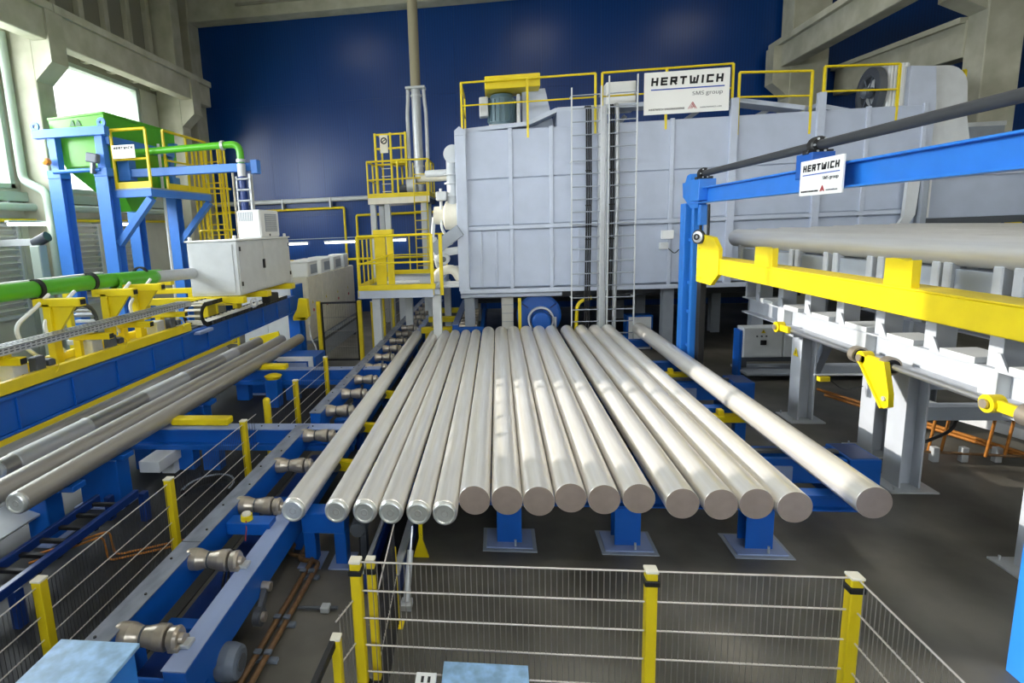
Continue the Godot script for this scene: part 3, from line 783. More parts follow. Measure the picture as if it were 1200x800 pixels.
	obj("motor_end", mb().cyl(V(-1.3, 2.55, -13.75), V(-1.3, 2.55, -13.72), 0.07, 12), M.dark_grey, b)
	obj("pipe_bank", mb().tube(fillet([V(-1.6, 1.9, -14.2), V(-1.5, 2.2, -14.2), V(-1.1, 2.3, -14.2), V(-0.92, 2.0, -14.2)], 0.2), 0.12, 10), M.cream, b)
	obj("base_shelf", mb().span(-1.75, -0.92, 1.84, 1.9, -14.8, -13.75), M.light_grey, b)
	tag(obj("tilted_panel", mb().box(V(-1.2, 3.02, -13.75), V(0.85, 0.3, 0.25), Basis(V(0, 0, 1), 0.6), 0.012), M.mid_grey), "tilted grey control panel box at the left end of the furnace", "control panel")
	# blue blower under the furnace
	var bl := thing("blower", "large blue drum blower with a motor under the furnace", "blower", V(1.06, 0, -14.2))
	obj("drum", mb().lathe(V(1.06, 1.02, -14.55), V(0, 0, 1), [[0, 0], [0, 0.56], [0.4, 0.56], [0.42, 0.5], [0.42, 0]], 32), M.blue, bl)
	obj("inlet_ring", mb().lathe(V(1.1, 0.93, -14.13), V(0, 0, 1), [[0, 0.26], [0, 0.33], [0.14, 0.33], [0.14, 0.29], [0.02, 0.26]], 28), M.light_grey, bl)
	obj("motor", mb().lathe(V(1.1, 0.9, -14.13), V(0, 0, 1), [[0, 0.24], [0.3, 0.24], [0.33, 0.2], [0.33, 0]], 24), M.blue, bl)
	for a in [0.6, 2.5, 3.9]: obj("drum_rib", mb().bar(V(1.06 + cos(a) * 0.34, 1.02 + sin(a) * 0.34, -14.12), V(1.06 + cos(a) * 0.54, 1.02 + sin(a) * 0.54, -14.12), 0.02, 0.03), M.navy, bl)
	obj("blower_foot", mb().span(0.7, 1.5, 0, 0.5, -14.5, -14.2), M.blue, bl)
	obj("bracket", mb().span(1.42, 1.48, 0.3, 1.0, -14.0, -13.95), M.galv, bl)
	tag(obj("marker_post", mb().box(V(0.57, 0.75, -14.0), V(0.08, 1.5, 0.06)), M.yellow), "short yellow post beside the blue blower", "post")
	var cab := thing("control_cabinet", "white control cabinet in a blue frame under the furnace", "cabinet", V(3.6, 0, -14.5))
	obj("cabinet_body", mb().span(3.32, 3.98, 0.0, 0.9, -14.9, -14.55, 0.01), M.blue, cab)
	obj("cabinet_door", mb().span(3.37, 3.93, 0.28, 0.86, -14.55, -14.53), M.white, cab)
	obj("cabinet_base", mb().span(3.37, 3.93, 0.02, 0.25, -14.55, -14.53), M.light_grey, cab)

const ORD := ["first", "second", "third", "fourth", "fifth", "sixth", "seventh", "eighth", "ninth", "tenth"]

# an aluminium log from a near end to a far end
func log_thing(called: String, label: String, a: Vector3, b: Vector3, r: float, capped: bool, group: String, body: Material) -> Node3D:
	var t := thing(called, label, "aluminium log", V(a.x, a.y - r, (a.z + b.z) / 2), group)
	var L := a.distance_to(b)
	var ax := b - a
	if capped:
		obj("log_body", mb().lathe(a, ax, [[0.05, r * 0.94], [0.06, r], [L - 0.06, r], [L - 0.02, r * 0.93], [L, r * 0.85], [L, 0]], 40), body, t)
		var e := obj("end_cap", mb().lathe(a, ax, [[0.014, 0], [0.012, r * 0.66], [0.002, r * 0.72], [0.0, r * 0.8], [0.008, r * 0.9], [0.028, r * 0.965], [0.05, r * 0.94]], 40), M.alu_cap, t)
		obj("stamp", mb().lathe(a + V(0, 0, 0.0), ax, [[0.009, r * 0.2], [0.009, r * 0.28], [0.013, r * 0.3]], 20), M.alu_dull, e)
	else:
		obj("log_body", mb().lathe(a, ax, [[0.0, r * 0.985], [0.004, r], [L - 0.03, r], [L, r * 0.93], [L, 0]], 44), body, t)
		obj("sawn_face", mb().lathe(a, ax, [[-0.001, 0], [-0.001, r * 0.984], [0.002, r * 0.985]], 44), M.alu_end, t)
	return t

func billet_table() -> void:
	var sx := [-1.987, -1.56, -1.285, -1.035, -0.772, -0.524]
	for i in 6:
		log_thing("slim_log", "slim aluminium log with a crimped round end cap, %s from the left on the table" % ORD[i], V(sx[i], 0.72, -4.72), V(sx[i], 0.72, -13.4), 0.118, true, "slim capped logs on the table", M.alu)
	var lx := [-0.254, 0.055, 0.355, 0.66, 0.967, 1.29, 1.657, 1.991, 2.308, 2.61]
	var lz := [-4.95, -4.96, -4.955, -5.03, -5.01, -5.04, -4.96, -4.955, -4.98, -4.93]
	for i in 10:
		log_thing("thick_log", "thick aluminium log with a flat sawn end, %s thick one from the left" % ORD[i], V(lx[i], 0.75, lz[i]), V(lx[i] + (0.03 if i < 5 else 0.0), 0.75, -13.4), 0.149, false, "thick sawn logs on the table", M.alu)
	log_thing("thick_log", "thick aluminium log lying apart at the right end of the table", V(3.29, 0.78, -4.98), V(3.36, 0.76, -13.5), 0.15, false, "thick sawn logs on the table", M.alu)
	var t := thing("billet_table", "blue steel table of cross beams carrying the aluminium logs", "table", V(1.0, 0, -9))
	for z in [-5.55, -8.2, -10.9, -13.0]:
		obj("support_beam", mb().ibeam(V(-1.75, 0.51, z), V(3.48, 0.51, z), 0.16, 0.17, 0.016), M.blue, t)
		for x in [0.08, 1.29, 2.57]:
			var p := obj("pedestal", mb().ibeam(V(x, 0.02, z), V(x, 0.43, z), 0.26, 0.2, 0.016, V(0, 0, 1)), M.blue, t)
			obj("foot_plate", mb().span(x - 0.24, x + 0.24, 0.0, 0.02, z - 0.16, z + 0.2, 0.003), M.worn_blue, p)
			obj("grout_pad", mb().span(x - 0.28, x + 0.28, -0.01, 0.008, z - 0.2, z + 0.25, 0.003), M.mid_grey, p)
			obj("anchor_bolt", mb().cyl(V(x + 0.06, 0.02, z + 0.17), V(x + 0.06, 0.09, z + 0.17), 0.012, 8), M.galv, p)
	# chain beams with yellow stops that reach out to the right
	for z in [-6.75, -9.9]:
		var c := thing("chain_beam", "blue chain beam with a grey side plate under the loose log, nearer one" if z > -8 else "blue chain beam under the loose log, farther one", "conveyor", V(2.6, 0, z))
		obj("side_channel", mb().span(-1.7, 4.0, 0.2, 0.5, z - 0.2, z - 0.12).span(-1.7, 4.0, 0.2, 0.5, z + 0.12, z + 0.2), M.blue, c)
		obj("end_box", mb().span(4.0, 4.34, 0.16, 0.52, z - 0.25, z + 0.25, 0.01), M.blue, c)
		obj("end_box_inside", mb().span(4.03, 4.31, 0.515, 0.523, z - 0.22, z + 0.22), M.navy, c)
		obj("side_plate", mb().span(2.75, 3.4, 0.2, 0.42, z + 0.2, z + 0.23), M.worn_blue, c)
		obj("lower_beam", mb().span(2.6, 3.8, 0.02, 0.13, z + 0.2, z + 0.32), M.blue, c)
		obj("chain", mb().span(-1.7, 4.0, 0.5, 0.54, z - 0.04, z + 0.04), M.dark_grey, c)
		obj("yellow_foot", mb().span(3.0, 3.5, 0.0, 0.1, z - 0.1, z + 0.2), M.yellow, c)
		obj("leg", mb().span(3.85, 4.0, 0, 0.2, z - 0.2, z + 0.2).span(-1.6, -1.45, 0, 0.2, z - 0.2, z + 0.2), M.blue, c)
	for e in [[-8.05, "nearer yellow stop arm under the loose log"], [-10.35, "farther yellow stop arm under the loose log"]]:
		var s := thing("log_stopper", e[1], "stop", V(3.2, 0, e[0]), "yellow stop arms under the loose log")
		obj("arm", mb().span(2.8, 3.6, 0.42, 0.52, e[0] - 0.08, e[0] + 0.08, 0.01), M.yellow, s)
		obj("finger", mb().span(3.12, 3.2, 0.52, 0.6, e[0] - 0.05, e[0] + 0.05), M.yellow, s)
		obj("post", mb().span(3.35, 3.5, 0, 0.42, e[0] - 0.06, e[0] + 0.06), M.blue, s)
	# yellow lifting arms between conveyor and table
	for e in [[-6.3, "nearest yellow lifting arm beside the roller conveyor"], [-7.6, "second yellow lifting arm beside the roller conveyor"], [-9.2, "third yellow lifting arm beside the roller conveyor"]]:
		var s := thing("log_lifter", e[1], "lifting arm", V(-1.9, 0, e[0]), "yellow lifting arms beside the conveyor")
		obj("arm", mb().prism([Vector2(-0.3, 0), Vector2(0.35, -0.05), Vector2(0.35, 0.06), Vector2(0.0, 0.1), Vector2(-0.3, 0.12)], V(-1.85, 0.44, e[0] - 0.05), V(1, 0, 0), V(0, 1, 0), 0.1), M.yellow, s)
		obj("pivot", mb().cyl(V(-2.0, 0.49, e[0] - 0.12), V(-2.0, 0.49, e[0] + 0.12), 0.05, 12), M.dark_grey, s)
		obj("post", mb().span(-1.85, -1.7, 0, 0.42, e[0] - 0.06, e[0] + 0.06), M.blue, s)
	var st := thing("support_stand", "blue two-legged stand under the leftmost slim logs", "stand", V(-1.78, 0, -4.95))
	obj("stand_top", mb().span(-2.0, -1.56, 0.36, 0.58, -5.15, -4.95, 0.01), M.blue, st)
	for x in [-1.94, -1.62]: 
		obj("leg", mb().span(x - 0.06, x + 0.06, 0.015, 0.36, -5.12, -4.98), M.blue, st)
		obj("foot_plate", mb().span(x - 0.12, x + 0.12, 0.0, 0.015, -5.2, -4.9, 0.002), M.worn_blue, st)
	var gm := thing("gear_motor", "small dark gear motor with a hanging black cable under the slim logs", "motor", V(-1.42, 0.3, -4.95))
	obj("motor_body", mb().lathe(V(-1.42, 0.42, -5.2), V(0, 0, 1), [[0, 0], [0, 0.085], [0.25, 0.085], [0.28, 0.07], [0.28, 0]], 18), M.dark_grey, gm)
	obj("cable", mb().tube(fillet([V(-1.42, 0.36, -5.0), V(-1.42, 0.05, -4.95), V(-1.15, 0.02, -4.7), V(-1.0, 0.02, -4.6)], 0.15), 0.009, 6), M.black, gm)
	obj("bracket", mb().span(-1.46, -1.38, 0.0, 0.36, -5.2, -5.1), M.dark_grey, gm)
	var dc := thing("chain_track", "long blue chain track on the floor under the slim logs", "conveyor", V(-1.1, 0, -6.5))
	obj("track_side", mb().span(-1.28, -1.22, 0.0, 0.24, -9.0, -4.55).span(-1.0, -0.94, 0.0, 0.24, -9.0, -4.55), M.navy, dc)
	obj("track_floor", mb().span(-1.22, -1.0, 0.0, 0.1, -9.0, -4.55), M.black, dc)
	obj("track_rail", mb().span(-1.29, -1.25, 0.24, 0.27, -9.0, -4.5).span(-1.0, -0.93, 0.24, 0.27, -9.0, -4.5), M.galv, dc)
	var cy := thing("hydraulic_cylinder", "slim steel hydraulic cylinder standing below the capped log ends", "cylinder", V(-0.98, 0, -4.45))
	obj("barrel", mb().cyl(V(-0.86, 0.06, -4.4), V(-0.84, 0.42, -4.62), 0.03, 12), M.galv, cy)
	obj("rod", mb().cyl(V(-0.84, 0.42, -4.62), V(-0.83, 0.6, -4.72), 0.015, 10), M.steel, cy)
	obj("foot", mb().span(-0.91, -0.81, 0, 0.06, -4.46, -4.34), M.galv, cy)

func roller_conveyor() -> void:
	var zs := [[-7.12, -2.95], [-21.2, -7.62]]
	var first := [-3.18, -4.08, -5.01, -5.97, -6.92]
	for k in 2:
		var z0: float = zs[k][0]
		var z1: float = zs[k][1]
		var t := thing("roller_conveyor", ["nearer section of the blue roller conveyor with waisted steel rollers", "farther section of the blue roller conveyor running under the yellow platform"][k], "conveyor", V(-2.45, 0, (z0 + z1) / 2), "roller conveyor sections")
		var l := obj("rail", mb().span(-2.8, -2.64, 0.42, 0.69, z0, z1), M.blue, t)
		obj("rail_cover", mb().span(-2.81, -2.63, 0.69, 0.702, z0 - 0.01, z1 + 0.01, 0.002), M.cover_grey, l)
		var bl := mb()
		var m := int((z1 - z0) / 0.45)
		for i in m:
			bl.cyl(V(-2.72 + (0.04 if i % 2 else -0.03), 0.7, z1 - 0.1 - i * 0.45), V(-2.72 + (0.04 if i % 2 else -0.03), 0.711, z1 - 0.1 - i * 0.45), 0.011, 6)
		stuff(obj("cover_bolts", bl, M.black, l))
		obj("cover_joint", mb().span(-2.81, -2.63, 0.7, 0.704, z1 - 1.26, z1 - 1.25, 0.0), M.dark_grey, l)
		var r := obj("rail", mb().span(-2.22, -2.06, 0.3, 0.56, z0, z1).span(-2.22, -2.2, 0.1, 0.3, z0, z1), M.blue, t)
		obj("rail_top", mb().span(-2.23, -2.06, 0.56, 0.57, z0, z1, 0.002), M.worn_blue, r)
		obj("inner_trough", mb().span(-2.64, -2.22, 0.22, 0.26, z0, z1), M.navy, t)
		obj("end_plate", mb().span(-2.8, -2.06, 0.28, 0.5, z1 - 0.02, z1), M.blue, t)
		for i in maxi(2, int((z1 - z0) / 2.0)):
			var z := z1 - 0.35 - i * 2.0
			obj("leg", mb().span(-2.76, -2.64, 0, 0.42, z - 0.08, z + 0.08).span(-2.2, -2.08, 0, 0.3, z - 0.08, z + 0.08), M.blue, t)
			obj("cross_member", mb().span(-2.64, -2.2, 0.26, 0.36, z - 0.4, z - 0.28), M.blue, t)
		var list := first if k == 0 else []
		if k == 1:
			var z := -7.95
			while z > -20.8:
				list.append(z); z -= 0.87
		for z in list:
			var ro := obj("roller", mb().lathe(V(-2.68, 0.62, z), V(1, 0, 0), [[0, 0], [0, 0.085], [0.03, 0.092], [0.1, 0.09], [0.17, 0.068], [0.2, 0.066], [0.24, 0.074], [0.3, 0.088], [0.36, 0.09], [0.37, 0.08], [0.37, 0]], 20), M.roller, t)
			obj("groove", mb().lathe(V(-2.68, 0.62, z), V(1, 0, 0), [[0.185, 0.067], [0.187, 0.07], [0.2, 0.07], [0.202, 0.067]], 20), M.dark_grey, ro)
			obj("bearing_block", mb().lathe(V(-2.29, 0.62, z), V(1, 0, 0), [[0, 0], [0, 0.075], [0.05, 0.085], [0.07, 0.07], [0.07, 0.04], [0.1, 0.035], [0.1, 0]], 16).span(-2.28, -2.2, 0.56, 0.6, z - 0.08, z + 0.08), M.roller, ro)
			obj("bearing_foot", mb().span(-2.24, -2.14, 0.57, 0.6, z - 0.045, z + 0.045), M.galv, ro)
	# light barrier box on the nearer section
	var sb := thing("sensor_box", "blue cross box with a yellow-rimmed button between two conveyor rollers", "sensor", V(-2.35, 0.58, -4.72))
	obj("cross_box", mb().span(-2.64, -2.2, 0.5, 0.62, -4.82, -4.66), M.blue, sb)
	obj("button_rim", mb().lathe(V(-2.46, 0.62, -4.74), V(0, 1, 0), [[0, 0], [0, 0.06], [0.05, 0.055], [0.05, 0]], 18), M.yellow, sb)
	obj("button", mb().lathe(V(-2.46, 0.67, -4.74), V(0, 1, 0), [[0, 0], [0, 0.045], [0.02, 0.04], [0.02, 0]], 16), M.cream, sb)
	obj("red_tape", mb().tube([V(-2.44, 0.64, -4.68), V(-2.43, 0.56, -4.65), V(-2.45, 0.45, -4.65)], 0.006, 6), M.ink_red, sb)
	var dm := thing("drive_motor", "grey drive motor hanging beside the near end of the roller conveyor", "motor", V(-2.0, 0.1, -3.42))
	obj("motor_body", mb().lathe(V(-2.2, 0.24, -3.42), V(1, 0, 0), [[0, 0], [0, 0.13], [0.2, 0.13], [0.26, 0.115], [0.27, 0.09], [0.27, 0]], 22), M.motor_grey, dm)
	obj("motor_end", mb().lathe(V(-1.93, 0.24, -3.42), V(1, 0, 0), [[0, 0], [0, 0.06], [0.01, 0.06], [0.01, 0]], 16), M.dark_grey, dm)
	obj("mount", mb().span(-2.25, -2.1, 0.3, 0.42, -3.5, -3.34), M.blue, dm)
	var cw := thing("chain_tensioner", "dark chain wheel bracket under the roller conveyor's right rail", "wheel", V(-2.02, 0.1, -3.95))
	obj("wheel", mb().cyl(V(-2.06, 0.2, -3.95), V(-2.0, 0.2, -3.95), 0.075, 18), M.dark_grey, cw)
	obj("hub", mb().cyl(V(-2.0, 0.2, -3.95), V(-1.97, 0.2, -3.95), 0.04, 12), M.roller, cw)
	obj("arm", mb().bar(V(-2.03, 0.2, -3.95), V(-2.03, 0.36, -4.12), 0.05, 0.06), M.dark_grey, cw)
	obj("upper_roller", mb().cyl(V(-2.06, 0.36, -4.12), V(-1.98, 0.36, -4.12), 0.04, 12), M.roller, cw)
	var hc := thing("hose_pair", "two black hydraulic hoses under the second conveyor roller", "hose", V(-2.4, 0.26, -4.3))
	for x in [-2.42, -2.38]: obj("hose_run", mb().tube([V(x, 0.58, -4.3), V(x - 0.01, 0.45, -4.2), V(x - 0.02, 0.26, -4.12)], 0.015, 6), M.black, hc)
	# second, shorter conveyor beyond the table
	var t2 := thing("roller_conveyor", "short second roller conveyor going under the furnace at its left end", "conveyor", V(-0.75, 0, -16.5))
	obj("rail", mb().span(-1.15, -1.0, 0.55, 0.85, -19.0, -13.9).span(-0.45, -0.35, 0.4, 0.72, -19.0, -13.9), M.blue, t2)
	obj("rail_cover", mb().span(-1.16, -0.99, 0.85, 0.865, -19.0, -13.9, 0.002), M.worn_blue, t2)
	obj("end_plate", mb().span(-1.15, -0.35, 0.3, 0.8, -13.95, -13.88), M.blue, t2)
	for i in 9: obj("roller", mb().lathe(V(-0.98, 0.78, -14.15 - i * 0.5), V(1, 0, 0), [[0, 0], [0, 0.08], [0.22, 0.06], [0.45, 0.08], [0.45, 0]], 14), M.roller, t2)
	for z in [-14.3, -18.5]: obj("leg", mb().span(-1.1, -0.95, 0, 0.55, z, z + 0.15).span(-0.5, -0.38, 0, 0.4, z, z + 0.15), M.blue, t2)
	for i in 3: tag(obj("tie_beam", mb().span(-2.0, -1.15, 0.6, 0.75, -14.35 - i * 1.7, -14.15 - i * 1.7).span(-1.9, -1.8, 0, 0.6, -14.3 - i * 1.7, -14.2 - i * 1.7), M.yellow), "yellow cross arm between the two roller conveyors, %s from the front" % ORD[i], "arm", "yellow cross arms between the conveyors")

# the lifting gantry at right
func gantry() -> void:
	var t := thing("lifting_gantry", "bright blue lifting gantry with a yellow lifting beam right of the logs", "gantry", V(3.6, 0, -7.5))
	var gx := 3.62
	for e in [[3.51, -11.05, 1.0], [3.62, -3.87, -1.0]]:
		var x: float = e[0]
		var z: float = e[1]
		obj("column", mb().span(x, x + 0.26, 0.0, 3.6, z - 0.13, z + 0.13, 0.008), M.azure, t)
		if e[2] > 0.0:
			obj("guide_column", mb().span(x + 0.04, x + 0.22, 0.02, 3.5, z + 0.36, z + 0.48), M.azure, t)
			for y in [0.9, 1.55, 2.1, 2.9]: obj("tie_plate", mb().span(x + 0.08, x + 0.18, y, y + 0.06, z + 0.1, z + 0.4), M.azure, t)
		if e[2] > 0.0: obj("foot_plate", mb().span(x, x + 0.4, 0.0, 0.02, z - 0.15, z + 0.5), M.azure, t)
	obj("top_beam", mb().ibeam(V(gx, 3.71, -10.7), V(gx, 3.71, -3.9), 0.2, 0.26, 0.02), M.azure, t)
	obj("head_bracket", mb().prism([Vector2(-11.15, 3.72), Vector2(-10.7, 3.5), Vector2(-10.35, 3.5), Vector2(-10.35, 4.02), Vector2(-10.75, 4.02), Vector2(-10.8, 4.12), Vector2(-10.95, 4.1), Vector2(-11.05, 3.98), Vector2(-11.2, 3.98)], V(gx + 0.06, 0, 0), V(0, 0, 1), V(0, 1, 0), 0.14), M.azure, t)
	obj("bearing_seat", mb().span(gx - 0.16, gx + 0.12, 3.62, 3.98, -10.5, -10.1), M.azure, t)
	obj("bearing_seat", mb().span(gx - 0.14, gx + 0.1, 3.72, 4.0, -7.05, -6.72), M.blue, t)
	for z in [-10.3, -6.85]:
		var b := obj("shaft_bearing", mb().lathe(V(gx - 0.02, 4.08, z - 0.07), V(0, 0, 1), [[0, 0], [0, 0.085], [0.03, 0.1], [0.11, 0.1], [0.14, 0.085], [0.14, 0]], 18).span(gx - 0.15, gx + 0.12, 3.985, 4.03, z - 0.06, z + 0.06), M.black, t)
		for k in 6: obj("flange_bolt", mb().cyl(V(gx - 0.02 + cos(k * 1.05) * 0.075, 4.08 + sin(k * 1.05) * 0.075, z + 0.07), V(gx - 0.02 + cos(k * 1.05) * 0.075, 4.08 + sin(k * 1.05) * 0.075, z + 0.085), 0.012, 6), M.galv, b)
	obj("drive_shaft", mb().cyl(V(gx - 0.02, 4.08, -10.45), V(gx - 0.02, 4.08, -3.6), 0.052, 18), M.shaft_grey, t)
	obj("shaft_hose", mb().tube(fillet([V(gx, 3.75, -11.1), V(gx, 4.0, -11.05), V(gx, 3.98, -10.75)], 0.08), 0.03, 8), M.black, t)
	# chain loop with its wheel
	obj("chain", mb().tube(fillet([V(gx, 3.55, -10.42), V(gx, 2.98, -10.4), V(gx, 2.88, -10.22), V(gx, 2.98, -10.04), V(gx, 3.55, -10.06)], 0.12), 0.025, 6), M.black, t)
	obj("chain_tensioner", mb().lathe(V(gx - 0.08, 3.0, -10.22), V(-1, 0, 0.6), [[0, 0], [0, 0.1], [0.05, 0.1], [0.06, 0.05], [0.06, 0]], 20), M.galv, t)
	obj("wheel_tyre", mb().lathe(V(gx - 0.08, 3.0, -10.22), V(-1, 0, 0.6), [[0, 0.1], [0, 0.125], [0.04, 0.125], [0.04, 0.1]], 20), M.black, t)
	obj("hub_ring", mb().lathe(V(gx - 0.11, 3.0, -10.2), V(-1, 0, 0.6), [[0.03, 0.03], [0.03, 0.055], [0.045, 0.055], [0.045, 0.03]], 16), M.black, t)
	obj("chain_bracket", mb().span(gx - 0.06, gx + 0.06, 3.2, 3.55, -10.4, -10.28), M.azure, t)
	# carriage and beam
	var cr := obj("carriage", mb().prism([Vector2(-10.42, 2.2), Vector2(-9.75, 2.2), Vector2(-9.45, 2.4), Vector2(-9.45, 2.82), Vector2(-9.7, 3.0), Vector2(-10.42, 3.06)], V(gx + 0.02, 0, 0), V(0, 0, 1), V(0, 1, 0), 0.06), M.yellow, t)
	for p in [Vector2(-10.35, 2.28), Vector2(-10.35, 2.42), Vector2(-10.2, 2.28), Vector2(-10.3, 2.9), Vector2(-10.2, 2.9), Vector2(-10.3, 2.8), Vector2(-10.35, 2.6)]:
		obj("carriage_bolt", mb().cyl(V(gx - 0.04, p.y, p.x), V(gx - 0.055, p.y, p.x), 0.015, 6), M.yellow_deep, cr)
	obj("carriage_foot", mb().span(gx - 0.03, gx + 0.07, 0.4, 2.2, -10.4, -10.22), M.black, t)
	var lb := obj("lifting_beam", mb().span(gx - 0.02, gx + 0.26, 2.4, 2.64, -10.25, -3.6, 0.01), M.yellow, t)
	obj("beam_top_plate", mb().span(gx - 0.03, gx + 0.27, 2.64, 2.655, -10.2, -3.6, 0.003), M.yellow_deep, lb)
	for e in [[-8.25, -7.75], [-5.62, -5.27]]:
		obj("lifting_fork", mb().prism([Vector2(0, 0), Vector2(e[1] - e[0], 0), Vector2(e[1] - e[0], 0.25), Vector2((e[1] - e[0]) * 0.75, 0.235), Vector2((e[1] - e[0]) * 0.5, 0.255), Vector2(0, 0.25)], V(gx + 0.06, 2.65, e[0]), V(0, 0, 1), V(0, 1, 0), 0.07), M.yellow, lb)
		obj("fork_flange", mb().span(gx + 0.06, gx + 0.2, 2.65, 2.89, e[0], e[0] + 0.03), M.yellow, lb)
	maker_sign("sign", "white maker's sign hanging on the blue gantry beam", V(gx - 0.16, 3.53, -6.9), V(0, 0.0, 1), V(0, 1, 0), 0.79, 0.38)

# the raised rack at right with its rows of logs
func rack() -> void:
	for i in 7:
		log_thing("rack_log", ["foremost log on the raised grey rack at right", "second log from the front on the raised grey rack", "third log from the front on the raised grey rack", "fourth log from the front on the raised grey rack", "fifth log from the front on the raised grey rack", "sixth log from the front on the raised grey rack", "rearmost log on the raised grey rack"][i], V(4.27 + i * 0.42, 2.95, -2.6), V(4.27 + i * 0.42, 2.95, -10.5 - (i % 3) * 0.12), 0.15, false, "logs on the raised rack", M.alu_dull)
	var t := thing("log_rack", "raised pale grey steel rack on tall legs carrying logs at right", "rack", V(5.5, 0, -7))
	# cradle troughs under the logs
	for e in [[-10.1, -9.3], [-9.2, -8.42], [-8.26, -7.58], [-7.38, -6.74], [-6.56, -5.79], [-5.65, -5.12], [-4.93, -4.2]]:
		for x in [4.2, 5.1, 6.0, 6.8]:
			obj("cradle_beam", mb().span(x, x + 0.1, 2.58, 2.78, e[0], e[1]), M.mid_grey, t)
			for z in [e[0], e[1]]: obj("cradle_tab", mb().span(x - 0.04, x + 0.05, 2.6, 2.84, z - 0.05, z + 0.05, 0.01), M.rack_grey, t)
	for x in [4.16, 6.9]: obj("upper_beam", mb().ibeam(V(x + 0.3, 2.5, -10.6), V(x + 0.3, 2.5, -2.8), 0.16, 0.16), M.mid_grey, t)
	for k in 9:
		var z := -10.2 + k * 0.93
		obj("cross_bar", mb().ibeam(V(4.2, 2.34, z), V(7.2, 2.34, z), 0.12, 0.16), M.mid_grey, t)
	# lower beam with pads, short posts above
	for x in [4.82, 6.9]:
		var b := obj("lower_beam", mb().ibeam(V(x, 1.66, -11.1), V(x, 1.66, -2.8), 0.3, 0.3, 0.022), M.rack_grey, t)
		for z in [-9.66, -7.62, -5.73, -3.8]:
			obj("stiffener", mb().span(x - 0.14, x + 0.14, 1.53, 1.79, z - 0.1, z + 0.1), M.light_grey, b)
		for k in 10:
			var z := -10.58 + k * 0.81
			obj("short_post", mb().span(x - 0.1, x + 0.12, 1.81, 2.42, z - 0.09, z + 0.07), M.rack_grey, t)
			obj("gusset", mb().prism([Vector2(0, 0), Vector2(0.14, 0), Vector2(0.04, 0.16), Vector2(0, 0.16)], V(x - 0.13, 1.81, z + 0.07), V(0, 0, 1), V(0, 1, 0), 0.02), M.rack_grey, t)
			obj("pad_plate", mb().span(x - 0.16, x + 0.2, 1.81, 1.875, z + 0.22, z + 0.66, 0.004), M.light_grey, t)
		obj("end_frame", mb().span(x - 0.12, x + 0.12, 1.8, 2.2, -11.05, -10.98).span(x - 0.12, x + 0.12, 2.1, 2.2, -11.0, -10.6), M.rack_grey, t)
	# legs
	for e in [[4.92, -9.34], [4.88, -6.98], [4.88, -5.17], [5.2, -8.0], [6.9, -9.6], [6.9, -7.1], [6.9, -4.6], [4.75, -3.1]]:
		var x: float = e[0]
		var z: float = e[1]
		var lg := obj("leg", mb().ibeam(V(x, 0.02, z), V(x, 1.51, z), 0.3, 0.24, 0.022, V(1, 0, 0)), M.rack_grey, t)
		obj("foot_plate", mb().span(x - 0.26, x + 0.26, 0.0, 0.022, z - 0.26, z + 0.26, 0.003), M.galv, lg)
		for s in [-1, 1]: obj("anchor_bolt", mb().cyl(V(x - 0.2, 0.02, z + 0.2 * s), V(x - 0.2, 0.07, z + 0.2 * s), 0.012, 6), M.galv, lg)
	warning_plate(t, V(4.79, 1.12, -9.34), V(0, 0, 1), V(0, 1, 0), 0.075)
	warning_plate(t, V(4.75, 1.0, -5.17), V(0, 0, 1), V(0, 1, 0), 0.08)
	obj("side_sill", mb().span(5.2, 6.9, 0.66, 0.84, -7.6, -7.42), M.mid_grey, t)
	obj("diagonal_brace", mb().bar(V(5.4, 0.1, -10.2), V(5.3, 1.45, -9.3), 0.12, 0.14), M.mid_grey, t)
	# shaft with rocker arms along the front
	var s := thing("rocker_shaft", "polished steel shaft with yellow rocker arms under the rack's front beam", "shaft", V(4.55, 1.4, -7))
	obj("shaft", mb().cyl(V(4.55, 1.54, -9.3), V(4.55, 1.54, -3.0), 0.036, 16), M.steel, s)
	for z in [-9.2, -7.1, -5.32]:
		obj("arm_eye", mb().lathe(V(4.5, 1.55, z - 0.1), V(-1, 0, 0), [[-0.06, 0], [-0.06, 0.085], [0.06, 0.085], [0.06, 0]], 18).span(4.47, 4.53, 1.5, 1.6, z - 0.1, z + 0.2, 0.01), M.yellow, s)
		obj("arm_pin", mb().cyl(V(4.43, 1.55, z - 0.1), V(4.41, 1.55, z - 0.1), 0.045, 14), M.roller, s)
		obj("hanger", mb().span(4.6, 4.8, 1.42, 1.52, z - 0.12, z + 0.12), M.rack_grey, s)
	for z in [-7.42, -6.85, -5.1]:
		obj("bearing_disc", mb().lathe(V(4.55, 1.54, z - 0.05), V(0, 0, 1), [[0, 0.03], [0, 0.105], [0.1, 0.105], [0.1, 0.03]], 20), M.roller, s)
		obj("bearing_seal", mb().lathe(V(4.55, 1.54, z + 0.05), V(0, 0, 1), [[0.0, 0.03], [0.0, 0.08], [0.012, 0.08], [0.012, 0.03]], 18), M.rubber, s)
	obj("lever", mb().prism([Vector2(-7.2, 1.58), Vector2(-6.78, 1.6), Vector2(-6.66, 1.25), Vector2(-6.65, 1.1), Vector2(-6.74, 1.05), Vector2(-7.18, 1.5)], V(4.5, 0, 0), V(0, 0, 1), V(0, 1, 0), 0.06), M.yellow, s)
	obj("lever_rib", mb().bar(V(4.43, 1.5, -7.17), V(4.43, 1.06, -6.73), 0.05, 0.02), M.yellow, s)
	obj("lever_bolt", mb().cyl(V(4.44, 1.18, -6.72), V(4.42, 1.18, -6.72), 0.03, 8), M.galv, s)
	var sn := thing("proximity_sensor", "small sensor on a steel arm with a thin cable on a rack leg", "sensor", V(4.6, 1.0, -8.0))
